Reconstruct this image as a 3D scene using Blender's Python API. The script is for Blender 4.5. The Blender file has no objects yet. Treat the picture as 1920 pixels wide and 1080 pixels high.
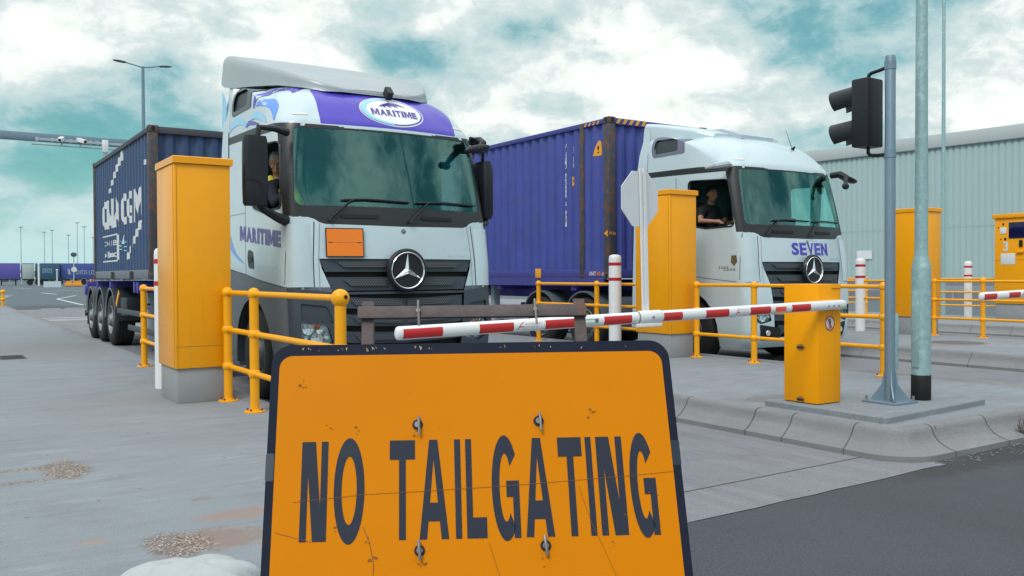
import bpy, bmesh, math, random
from mathutils import Vector, Matrix, noise
from mathutils.bvhtree import BVHTree
random.seed(7)
R = math.radians
S = bpy.context.scene
COL = S.collection

# ------------------------------------------------------------------ camera
cam = bpy.data.cameras.new('camera'); camo = bpy.data.objects.new('camera', cam); COL.objects.link(camo)
cam.sensor_width = 36.0; cam.lens = 36.0 * 1650 / 1920; cam.clip_end = 3000; cam.clip_start = 0.05
Fv = Vector((0.55172284, 0.83389797, -0.01469947)); Rv = Vector((0.83394075, -0.55183398, -0.00469947)); Uv = Vector((0.01203055, 0.00966568, 0.99988091))
camo.matrix_world = Matrix(((Rv.x, Uv.x, -Fv.x, 0), (Rv.y, Uv.y, -Fv.y, 0), (Rv.z, Uv.z, -Fv.z, 1.418), (0, 0, 0, 1)))
S.camera = camo
S.view_settings.view_transform = 'Standard'; S.view_settings.look = 'None'
S.view_settings.exposure = 0.05; S.view_settings.gamma = 1.0
S.view_settings.use_curve_mapping = False

# ------------------------------------------------------------------ sun and sky
SUN_EL, SUN_AZ = 48.0, 237.0          # azimuth clockwise from +Y
sd = Vector((math.sin(R(SUN_AZ)) * math.cos(R(SUN_EL)), math.cos(R(SUN_AZ)) * math.cos(R(SUN_EL)), math.sin(R(SUN_EL))))
sun = bpy.data.lights.new('sun', 'SUN'); sun.energy = 1.7; sun.angle = R(20); sun.color = (1.0, 0.94, 0.88)
so = bpy.data.objects.new('sun', sun); COL.objects.link(so); so.location = (0, 0, 60)
so.rotation_euler = (-sd).to_track_quat('-Z', 'Y').to_euler()


class NT:
    """small node helper"""
    def __init__(s, tree):
        s.t = tree; s.n = tree.nodes; s.l = tree.links
    def node(s, typ, **kw):
        nd = s.n.new(typ)
        for k, v in kw.items():
            if k.startswith('_'): setattr(nd, k[1:], v)
        return nd
    def set(s, sock, v):
        if isinstance(v, bpy.types.NodeSocket): s.l.new(v, sock)
        else: sock.default_value = v
    def math(s, op, a, b=0.0, c=None, clamp=False):
        nd = s.n.new('ShaderNodeMath'); nd.operation = op; nd.use_clamp = clamp
        s.set(nd.inputs[0], a); s.set(nd.inputs[1], b)
        if c is not None: s.set(nd.inputs[2], c)
        return nd.outputs[0]
    def vmath(s, op, a, b=(0, 0, 0)):
        nd = s.n.new('ShaderNodeVectorMath'); nd.operation = op
        s.set(nd.inputs[0], a); s.set(nd.inputs[1], b)
        return nd.outputs['Value'] if op in ('DOT_PRODUCT', 'LENGTH', 'DISTANCE') else nd.outputs[0]
    def noise(s, vec, scale, detail=4, rough=.55, dist=0.0):
        nd = s.n.new('ShaderNodeTexNoise')
        if vec is not None: s.l.new(vec, nd.inputs['Vector'])
        nd.inputs['Scale'].default_value = scale; nd.inputs['Detail'].default_value = detail
        nd.inputs['Roughness'].default_value = rough; nd.inputs['Distortion'].default_value = dist
        return nd.outputs['Fac']
    def ramp(s, fac, stops, interp='LINEAR'):
        nd = s.n.new('ShaderNodeValToRGB'); s.l.new(fac, nd.inputs[0]); cr = nd.color_ramp; cr.interpolation = interp
        while len(cr.elements) < len(stops): cr.elements.new(0.5)
        for e, (p, c) in zip(cr.elements, stops):
            e.position = p; e.color = c if len(c) == 4 else (*c, 1)
        return nd.outputs[0]
    def step(s, v, lo, hi):
        nd = s.n.new('ShaderNodeMapRange'); nd.interpolation_type = 'SMOOTHSTEP'
        s.set(nd.inputs[0], v); nd.inputs[1].default_value = lo; nd.inputs[2].default_value = hi
        return nd.outputs[0]
    def mix(s, fac, a, b, mode='MIX'):
        nd = s.n.new('ShaderNodeMix'); nd.data_type = 'RGBA'; nd.blend_type = mode; nd.clamp_factor = True
        s.set(nd.inputs[0], fac)
        for i, v in ((6, a), (7, b)):
            if isinstance(v, (tuple, list)): nd.inputs[i].default_value = v if len(v) == 4 else (*v, 1)
            else: s.l.new(v, nd.inputs[i])
        return nd.outputs[2]


w = bpy.data.worlds.new('World'); S.world = w; w.use_nodes = True
N = NT(w.node_tree); N.n.clear()
out = N.node('ShaderNodeOutputWorld')
sky = N.node('ShaderNodeTexSky'); sky.sky_type = 'NISHITA'; sky.sun_disc = False
sky.sun_elevation = R(SUN_EL); sky.sun_rotation = R(SUN_AZ)
tc = N.node('ShaderNodeTexCoord'); D = tc.outputs['Generated']
sx = N.node('ShaderNodeSeparateXYZ'); N.l.new(D, sx.inputs[0])
mpq = N.node('ShaderNodeMapping'); N.l.new(D, mpq.inputs[0]); mpq.inputs['Scale'].default_value = (1.0, 1.0, 1.75); mpq.inputs['Location'].default_value = (3.1, .7, .2)
Q = mpq.outputs[0]
wn = N.node('ShaderNodeTexNoise'); N.l.new(Q, wn.inputs['Vector']); wn.inputs['Scale'].default_value = 9.0; wn.inputs['Detail'].default_value = 5
Qw = N.vmath('ADD', Q, N.vmath('MULTIPLY', N.vmath('SUBTRACT', wn.outputs['Color'], (.5, .5, .5)), (.07, .07, .07)))
Qup = N.vmath('ADD', Qw, (0, 0, .045))


def cloud(q): return N.math('ADD', N.math('MULTIPLY', N.noise(q, 3.6, 3, .5), .52), N.math('MULTIPLY', N.noise(q, 11, 10, .62), .48))


c0, c1_ = cloud(Qw), cloud(Qup)
big = c0
litn = N.math('SUBTRACT', c0, c1_)


def pixdir(px, py):
    v = Fv + Rv * ((px - 960) / 1650) - Uv * ((py - 540) / 1650)
    return v.normalized()


def blob(px, py, rad):
    d = N.vmath('DOT_PRODUCT', D, pixdir(px, py)[:])
    ang = N.math('ARCCOSINE', N.math('MINIMUM', d, 0.99999))
    return N.math('SUBTRACT', 1.0, N.step(ang, 0.0, R(rad)))


def blobd(v, rad):
    ang = N.math('ARCCOSINE', N.math('MINIMUM', N.vmath('DOT_PRODUCT', D, Vector(v).normalized()[:]), 0.99999))
    return N.math('SUBTRACT', 1.0, N.step(ang, 0.0, R(rad)))


bias = N.math('MULTIPLY', blobd((.22, -.83, .52), 17), .26)  # extra bright and dark sky patches behind the camera, added for windscreen reflections
for v, rad, amt in (((-.06, -.82, .55), 9, -.45), ((.62, -.64, .47), 10, -.40), ((.75, -.50, .40), 8, .25), ((.42, -.75, .66), 9, -.25), ((.86, -.40, .33), 8, -.3)):
    bias = N.math('ADD', bias, N.math('MULTIPLY', blobd(v, rad), amt))
for px, py, rad, amt in ((500, 60, 9, .24), (600, 150, 5, .16), (900, 30, 6, .10), (80, 95, 7, .26), (250, 70, 6, .16), (1150, 130, 10, .26), (1130, 60, 6, .12), (1330, 110, 5, .16), (960, 190, 6, .14), (800, 290, 9, .16), (1420, 220, 6, .22), (1200, 230, 5, .10), (60, 400, 7, .12), (40, 170, 4, .16), (1850, 170, 5, .20),
                        (260, 245, 7, -.30), (90, 240, 6, -.34), (40, 300, 6, -.16), (390, 230, 4, -.16), (765, 112, 3.4, -.17), (700, 98, 2.0, -.14), (840, 108, 2.6, -.14), (1520, 50, 9, -.10), (1780, 50, 9, -.08), (1080, 25, 5, -.08), (300, 130, 3.5, -.10), (1250, 200, 3, -.06), (1560, 160, 6, -.05), (120, 470, 6, -.05)):
    t = N.math('MULTIPLY', blob(px, py, rad), amt)
    bias = t if bias is None else N.math('ADD', bias, t)
dens = N.math('ADD', N.math('ADD', N.math('MULTIPLY', N.math('SUBTRACT', big, .5), 1.25), N.math('MULTIPLY', litn, 1.2)), N.math('ADD', bias, .475))
ccol = N.ramp(dens, [(0.0, (.16, .44, .48)), (.18, (.27, .53, .57)), (.34, (.44, .63, .65)), (.46, (.56, .70, .71)), (.56, (.68, .78, .78)), (.66, (.88, .94, .91)), (.76, (1.0, 1.04, 1.0)), (1.0, (1.06, 1.09, 1.04))])
# towards the horizon the cloud layer thickens to a pale even teal
hz = N.step(sx.outputs[2], 0.0, 0.13)
ccol = N.mix(hz, (.53, .76, .76), ccol)
# an overcast dome is brightest overhead
zen = N.math('ADD', 1.0, N.math('MULTIPLY', N.step(sx.outputs[2], 0.42, 1.0), 0.75))
ccol = N.mix(N.math('MULTIPLY', N.step(sx.outputs[2], .50, .85), .85), ccol, (.93, .93, .97))
lp = N.node('ShaderNodeBackground'); N.l.new(ccol, lp.inputs[0]); N.l.new(zen, lp.inputs[1])
bgs = N.node('ShaderNodeBackground'); N.l.new(N.mix(1.0, sky.outputs[0], (.55, 1.0, .80), 'MULTIPLY'), bgs.inputs[0]); bgs.inputs[1].default_value = 0.10
gap = N.math('SUBTRACT', 1.0, N.step(dens, .12, .40))
mx = N.node('ShaderNodeMixShader'); N.l.new(N.math('MULTIPLY', gap, .55), mx.inputs[0]); N.l.new(lp.outputs[0], mx.inputs[1]); N.l.new(bgs.outputs[0], mx.inputs[2])
N.l.new(mx.outputs[0], out.inputs[0])

# ------------------------------------------------------------------ materials
MATS = {}


def mat(name, color, rough=.5, metal=0.0, var=.12, vscale=6.0, bump=0.0, bscale=60.0, dirt_or_shade=0.0, dirt_or_shade_col=(.12, .10, .08), dscale=3.0, coat=0.0, spec=.5, streak=0.0, rust=0.0, emit=0.0):
    if name in MATS: return MATS[name]
    m = bpy.data.materials.new(name); m.use_nodes = True
    n = NT(m.node_tree); b = n.n['Principled BSDF']
    tc = n.node('ShaderNodeTexCoord'); o = tc.outputs['Object']
    col = (*color, 1)
    nz = n.noise(o, vscale, 5, .6)
    f = n.math('ADD', 1.0 - var, n.math('MULTIPLY', nz, 2 * var))
    hsv = n.node('ShaderNodeHueSaturation'); hsv.inputs['Color'].default_value = col; n.l.new(f, hsv.inputs['Value'])
    c = hsv.outputs[0]
    if dirt_or_shade:
        dn = n.noise(o, dscale, 7, .68, .3)
        c = n.mix(n.math('MULTIPLY', n.step(dn, .50, .78), dirt_or_shade), c, dirt_or_shade_col)
    if streak:
        mp = n.node('ShaderNodeMapping'); n.l.new(o, mp.inputs[0]); mp.inputs['Scale'].default_value = (14, 14, .7)
        sn = n.noise(mp.outputs[0], 1.0, 5, .6)
        c = n.mix(n.math('MULTIPLY', n.step(sn, .52, .78), streak), c, dirt_or_shade_col)
    if rust:
        rn = n.noise(o, 7, 9, .72, .4)
        c = n.mix(n.math('MULTIPLY', n.step(rn, .54 if rust < .8 else .47, .66 if rust < .8 else .58), rust), c, (.16, .065, .03))
    n.l.new(c, b.inputs['Base Color'])
    rr = n.math('ADD', rough - .06, n.math('MULTIPLY', n.noise(o, vscale * 1.7, 4), .12))
    n.l.new(rr, b.inputs['Roughness'])
    b.inputs['Metallic'].default_value = metal
    b.inputs['Specular IOR Level'].default_value = spec
    b.inputs['Coat Weight'].default_value = coat; b.inputs['Coat Roughness'].default_value = .06
    if emit:
        n.l.new(c, b.inputs['Emission Color']); b.inputs['Emission Strength'].default_value = emit
    if bump:
        bn = n.node('ShaderNodeBump'); bn.inputs['Strength'].default_value = bump; bn.inputs['Distance'].default_value = .01
        n.l.new(n.noise(o, bscale, 5, .65), bn.inputs['Height']); n.l.new(bn.outputs[0], b.inputs['Normal'])
    MATS[name] = m
    return m


YEL = mat('yellow_paint', (.88, .36, .003), .30, var=.05, spec=.35, coat=.06, bump=.04, bscale=25, dirt_or_shade=.12, dirt_or_shade_col=(.33, .16, .04), dscale=2.2, streak=.10)
YELB = mat('barrier_yellow', (.92, .36, .0005), .42, spec=.22, var=.05, bump=.03, bscale=25, streak=.10, dirt_or_shade=.10, dirt_or_shade_col=(.3, .14, .03))
YELR = mat('rail_yellow', (.86, .37, .004), .38, spec=.35, var=.06, bump=.04, dirt_or_shade=.25, dirt_or_shade_col=(.36, .17, .04), dscale=5)
WHT = mat('white_truck_paint', (.49, .61, .665), .24, var=.03, coat=.4, dirt_or_shade=.22, dirt_or_shade_col=(.36, .40, .41), dscale=1.4, vscale=2, streak=.08)
WHP = mat('white_plastic', (.74, .76, .78), .45, var=.04, dirt_or_shade=.15, dirt_or_shade_col=(.45, .45, .44), dscale=4)
DEFL = mat('deflector_paint', (.32, .375, .40), .38, var=.04, dirt_or_shade=.15, dirt_or_shade_col=(.42, .44, .44), dscale=1.3, coat=.2)
GREY = mat('grey_plastic', (.045, .060, .080), .5, spec=.35, var=.10, bump=.05, bscale=120, dirt_or_shade=.25, dirt_or_shade_col=(.12, .12, .12), dscale=2)
GREY2 = mat('mid_grey_plastic', (.095, .12, .145), .45, var=.08, dirt_or_shade=.2, dirt_or_shade_col=(.16, .16, .15))
MESHM = mat('grille_mesh_grey', (.032, .04, .052), .5, var=.1)
BLK = mat('black_plastic', (.011, .013, .019), .45, spec=.4, var=.15)
DARK = mat('deep_black', (.004, .004, .005), .7, var=.1)
TRIM = mat('scuttle_black', (.015, .017, .021), .38, var=.12, dirt_or_shade=.25, dirt_or_shade_col=(.07, .07, .07))
RUB = mat('tyre_rubber', (.016, .016, .019), .75, var=.2, bump=.1, dirt_or_shade=.35, dirt_or_shade_col=(.06, .058, .055))
STEEL = mat('wheel_steel', (.20, .22, .24), .5, metal=.3, var=.15, dirt_or_shade=.6, dirt_or_shade_col=(.15, .13, .11))
CHROME = mat('chrome', (.82, .85, .88), .12, metal=1.0, var=.03)
GALV = mat('galvanised_steel', (.29, .45, .47), .5, metal=.25, var=.3, vscale=22, dirt_or_shade=.8, dirt_or_shade_col=(.56, .70, .70), dscale=13)
POLEG = mat('grey_pole_steel', (.19, .27, .34), .45, metal=.4, var=.12, vscale=8, dirt_or_shade=.3, dirt_or_shade_col=(.26, .38, .44), dscale=7)
RUSTY = mat('rusty_angle_steel', (.105, .085, .085), .72, metal=.2, var=.4, vscale=14, rust=.75, bump=.3, dirt_or_shade=.4, dirt_or_shade_col=(.05, .035, .03), dscale=8)
BOLT = mat('bolt_zinc', (.20, .20, .21), .45, metal=.6, var=.2, rust=.25)
RED = mat('barrier_red', (.52, .022, .022), .4, var=.06)
REDB = mat('bollard_red', (.46, .012, .03), .45, var=.05)
PURP = mat('purple_livery', (.07, .05, .46), .18, spec=.3, coat=.3, var=.05)
VIO = mat('violet_lettering', (.085, .06, .30), .35, var=.05)
BLU = mat('blue_livery', (.10, .27, .78), .25, var=.06, coat=.4)
SKYB = mat('light_blue_livery', (.25, .60, .86), .25, var=.08, coat=.4)
ORG = mat('orange_plate', (.82, .20, .008), .35, var=.06)
NAVY = mat('navy_container_paint', (.032, .068, .16), .5, var=.16, vscale=3, rust=.16, dirt_or_shade=.3, dirt_or_shade_col=(.075, .10, .145), dscale=2, streak=.35)
NAVYF = mat('navy_container_frame', (.055, .055, .075), .6, var=.25, vscale=5, rust=.55, dirt_or_shade=.2)
INDIGO = mat('indigo_container_paint', (.052, .075, .33), .5, var=.25, vscale=2.2, dirt_or_shade=.40, dirt_or_shade_col=(.035, .075, .16), dscale=1.4, streak=.5, rust=.26)
INDIGOF = mat('indigo_container_rail', (.05, .055, .26), .55, var=.2, vscale=4, dirt_or_shade=.4, dirt_or_shade_col=(.04, .05, .09), rust=.15)
RUSTF = mat('rusty_corner_post', (.050, .060, .078), .7, var=.35, vscale=6, rust=.85, bump=.15, streak=.3)
DKBLUE = mat('blue_black_paint', (.02, .035, .06), .6, var=.2, rust=.3)
CHAS = mat('trailer_blue_paint', (.05, .04, .30), .5, var=.15, dirt_or_shade=.4, dirt_or_shade_col=(.05, .05, .07))
STKW = mat('white_marking', (.62, .65, .66), .55, var=.06, dirt_or_shade=.25, dirt_or_shade_col=(.35, .4, .42), dscale=5)
STKY = mat('yellow_marking', (.82, .36, .02), .5, var=.08)
CYANM = mat('cyan_marking', (.45, .75, .80), .55, var=.08)
SGNY = mat('sign_amber', (.60, .195, .0003), .5, spec=.08, var=.06, vscale=2.5, dirt_or_shade=.10, dirt_or_shade_col=(.40, .15, .01), dscale=4, bump=.02, bscale=12)
SGNB = mat('sign_black', (.013, .017, .033), .55, spec=.08, var=.15, dirt_or_shade=.2, dirt_or_shade_col=(.05, .055, .07))
SGNL = mat('sign_letter_grey', (.026, .033, .050), .5, spec=.12, var=.12, dirt_or_shade=.25, dirt_or_shade_col=(.055, .06, .07), dscale=9)
SCR = mat('scratch_brown', (.17, .07, .008), .7, var=.3)
CONC = mat('cast_concrete', (.28, .295, .31), .85, var=.12, vscale=4, bump=.15, bscale=90, dirt_or_shade=.35, dirt_or_shade_col=(.24, .235, .225), dscale=3, streak=.35)
SIGNBK = mat('sign_back_grey', (.66, .69, .73), .5, metal=.0, var=.06, dirt_or_shade=.15, dirt_or_shade_col=(.4, .42, .44))
SKIN = mat('skin', (.50, .26, .18), .5, var=.06)
SKIN2 = mat('skin_tanned', (.36, .20, .14), .5, var=.06)
HAIRG = mat('grey_hair', (.34, .35, .36), .7, var=.3, vscale=60)
HAIRB = mat('black_hair', (.012, .011, .012), .6, var=.3, vscale=60)
CLOTHN = mat('navy_jumper', (.010, .012, .028), .9, var=.2)
CLOTHB = mat('black_tshirt', (.009, .009, .013), .9, var=.2)
TROU = mat('dark_trousers', (.02, .022, .03), .9, var=.2)
VEST = mat('hi_vis_yellow', (.72, .68, .06), .6, var=.08)
EYEW = mat('eye_white', (.36, .33, .31), .3, var=.02)
LAMPG = mat('headlamp_reflector', (.80, .84, .86), .12, metal=.7, var=.1)
AMB = mat('amber_lens', (.75, .18, .02), .25, var=.05)
SCREEN = mat('screen_dark', (.006, .008, .05), .12, var=.3)
BLUEGREY = mat('pale_bluegrey', (.42, .50, .56), .5, var=.08, dirt_or_shade=.3)
LAV = mat('dado_grey', (.22, .23, .29), .8, var=.1)
CURT = mat('curtain_fabric', (.16, .50, .80), .9, var=.15)
LINE = mat('worn_road_paint', (.50, .55, .55), .8, var=.15, dirt_or_shade=.7, dirt_or_shade_col=(.16, .18, .19), dscale=2)


def glass(name, tint, refl=1.5, rough=.02):
    m = bpy.data.materials.new(name); m.use_nodes = True; n = NT(m.node_tree); n.n.clear()
    o = n.node('ShaderNodeOutputMaterial'); t = n.node('ShaderNodeBsdfTransparent'); t.inputs[0].default_value = (*tint, 1)
    g = n.node('ShaderNodeBsdfGlossy'); g.inputs[0].default_value = (.50, .98, .95, 1); g.inputs['Roughness'].default_value = rough
    fr = n.node('ShaderNodeFresnel'); fr.inputs[0].default_value = refl
    x = n.node('ShaderNodeMixShader'); n.l.new(fr.outputs[0], x.inputs[0]); n.l.new(t.outputs[0], x.inputs[1]); n.l.new(g.outputs[0], x.inputs[2])
    n.l.new(x.outputs[0], o.inputs[0]); MATS[name] = m
    return m


WSG = glass('windscreen_glass', (.46, .93, .85), 2.3)
SIDEG = glass('side_glass', (.75, .90, .87), 1.5)
LENS = glass('clear_lens', (.95, .97, .98), 1.4)
SMOKE = glass('smoked_glass', (.06, .08, .10), 1.5)


def ground_mat(name, base, var=.2, bump=.25, grain=110, stain=.4, staincol=(.16, .155, .15), streak_axis=None, patches=(), grit=0.0):
    m = bpy.data.materials.new(name); m.use_nodes = True; n = NT(m.node_tree); b = n.n['Principled BSDF']
    g = n.node('ShaderNodeNewGeometry'); o = g.outputs['Position']
    f = n.math('ADD', 1 - var, n.math('MULTIPLY', n.noise(o, .55, 8, .62), 2 * var))
    hsv = n.node('ShaderNodeHueSaturation'); hsv.inputs['Color'].default_value = (*base, 1); n.l.new(f, hsv.inputs['Value']); c = hsv.outputs[0]
    c = n.mix(n.math('MULTIPLY', n.step(n.noise(o, 1.1, 8, .66, .5), .48, .75), stain), c, staincol)
    # fine grain
    gr = n.noise(o, grain, 3, .7)
    c = n.mix(.35, c, n.ramp(gr, [(.3, (0, 0, 0)), (.7, (1, 1, 1))]), 'SOFT_LIGHT')
    if streak_axis:
        mp = n.node('ShaderNodeMapping'); n.l.new(o, mp.inputs[0]); mp.inputs['Scale'].default_value = streak_axis
        c = n.mix(n.math('MULTIPLY', n.step(n.noise(mp.outputs[0], 1.0, 8, .7, .3), .46, .72), .38), c, staincol)
        c = n.mix(n.math('MULTIPLY', n.step(n.noise(mp.outputs[0], 1.7, 8, .7, .2), .50, .70), .34), c, tuple(min(1, q * 1.45) for q in base))
    # small dark spots
    vo = n.node('ShaderNodeTexVoronoi'); n.l.new(o, vo.inputs['Vector']); vo.voronoi_dimensions = '2D'; vo.inputs['Scale'].default_value = 1.5
    c = n.mix(n.math('MULTIPLY', n.math('SUBTRACT', 1.0, n.step(vo.outputs['Distance'], .009, .022)), .7), c, (.07, .065, .06))
    if grit:
        v2 = n.node('ShaderNodeTexVoronoi'); n.l.new(o, v2.inputs['Vector']); v2.inputs['Scale'].default_value = 85
        c = n.mix(n.math('MULTIPLY', n.math('SUBTRACT', 1.0, n.step(v2.outputs['Distance'], .1, .34)), grit), c, (.22, .23, .26))
    for (px, py, rx, ry, ang, soft, kind, amt) in patches:
        q = n.vmath('SUBTRACT', o, (px, py, 0)); mp = n.node('ShaderNodeMapping'); n.l.new(q, mp.inputs[0])
        mp.inputs['Rotation'].default_value = (0, 0, ang); mp.inputs['Scale'].default_value = (1 / rx, 1 / ry, 0)
        ln = n.math('ADD', n.vmath('LENGTH', mp.outputs[0]), n.math('MULTIPLY', n.math('SUBTRACT', n.noise(o, 7, 8, .75), .5), 1.3 if kind == 'pebble' else 2.0))
        k = n.math('MULTIPLY', n.math('SUBTRACT', 1.0, n.step(ln, 1 - soft, 1 + soft * .3)), amt)
        if kind == 'pebble':
            v = n.node('ShaderNodeTexVoronoi'); n.l.new(o, v.inputs['Vector']); v.inputs['Scale'].default_value = 95
            pc = n.ramp(v.outputs['Color'], [(0, (.14, .12, .11)), (.35, (.26, .21, .18)), (.6, (.38, .28, .20)), (.85, (.56, .50, .44)), (1, (.70, .66, .62))])
            pc = n.mix(n.step(v.outputs['Distance'], .35, .65), pc, (.09, .075, .065))
            c = n.mix(k, c, pc)
        else:
            c = n.mix(k, c, kind)
    n.l.new(c, b.inputs['Base Color']); b.inputs['Roughness'].default_value = .88; b.inputs['Specular IOR Level'].default_value = .3
    bn = n.node('ShaderNodeBump'); bn.inputs['Strength'].default_value = bump; bn.inputs['Distance'].default_value = .012
    n.l.new(n.math('ADD', gr, n.math('MULTIPLY', n.noise(o, 9, 5, .6), .8)), bn.inputs['Height']); n.l.new(bn.outputs[0], b.inputs['Normal'])
    return m


ASPH = ground_mat('asphalt', (.066, .070, .085), .3, .6, 120, .5, (.06, .066, .08), patches=((7.2, 3.55, .9, .28, 0, .6, (.045, .045, .045), .8), (6.2, 3.55, .8, .16, 0, .6, (.05, .05, .05), .8)), grit=.35)
YARD = ground_mat('yard_asphalt', (.095, .125, .142), .2, .2, 60, .35, (.075, .095, .105), streak_axis=(.06, .5, 1), patches=((4.6, 46, 2.2, 6, 0, .6, (.06, .065, .07), .7),))
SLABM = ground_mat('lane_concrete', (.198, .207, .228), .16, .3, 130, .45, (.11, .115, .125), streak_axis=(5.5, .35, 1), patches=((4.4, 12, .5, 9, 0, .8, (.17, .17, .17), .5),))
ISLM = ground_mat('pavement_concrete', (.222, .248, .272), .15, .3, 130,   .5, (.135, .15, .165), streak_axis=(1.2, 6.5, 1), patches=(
    (.70, 6.2, .16, .34, R(14), .30, 'pebble', .8), (.38, 6.35, .36, .06, R(-20), .5, 'pebble', .65), (.42, 5.95, .30, .05, R(-20), .5, 'pebble', .65),
    (1.10, 4.15, .30, .20, 0, .5, (.24, .15, .10), .6), (1.34, 4.52, .26, .13, R(25), .6, (.30, .18, .12), .55), (.93, 4.16, .18, .24, R(20), .45, 'pebble', .8), (.62, 4.42, .09, .06, 0, .6, (.32, .22, .17), .5), (1.28, 3.95, .06, .07, 0, .6, (.36, .18, .09), .7),
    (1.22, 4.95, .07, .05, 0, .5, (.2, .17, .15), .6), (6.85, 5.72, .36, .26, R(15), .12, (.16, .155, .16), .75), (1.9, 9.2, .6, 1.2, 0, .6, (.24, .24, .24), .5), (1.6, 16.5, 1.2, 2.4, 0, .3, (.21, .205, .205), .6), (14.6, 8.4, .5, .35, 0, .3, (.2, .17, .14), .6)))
KERBM = ground_mat('kerb_concrete', (.205, .21, .22), .16, .3, 140, .5, (.13, .13, .132), streak_axis=(.8, .8, 9), patches=((5.98, 4.3, .3, .8, 0, .6, (.2, .2, .2), .4),))

# ------------------------------------------------------------------ mesh helpers


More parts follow.
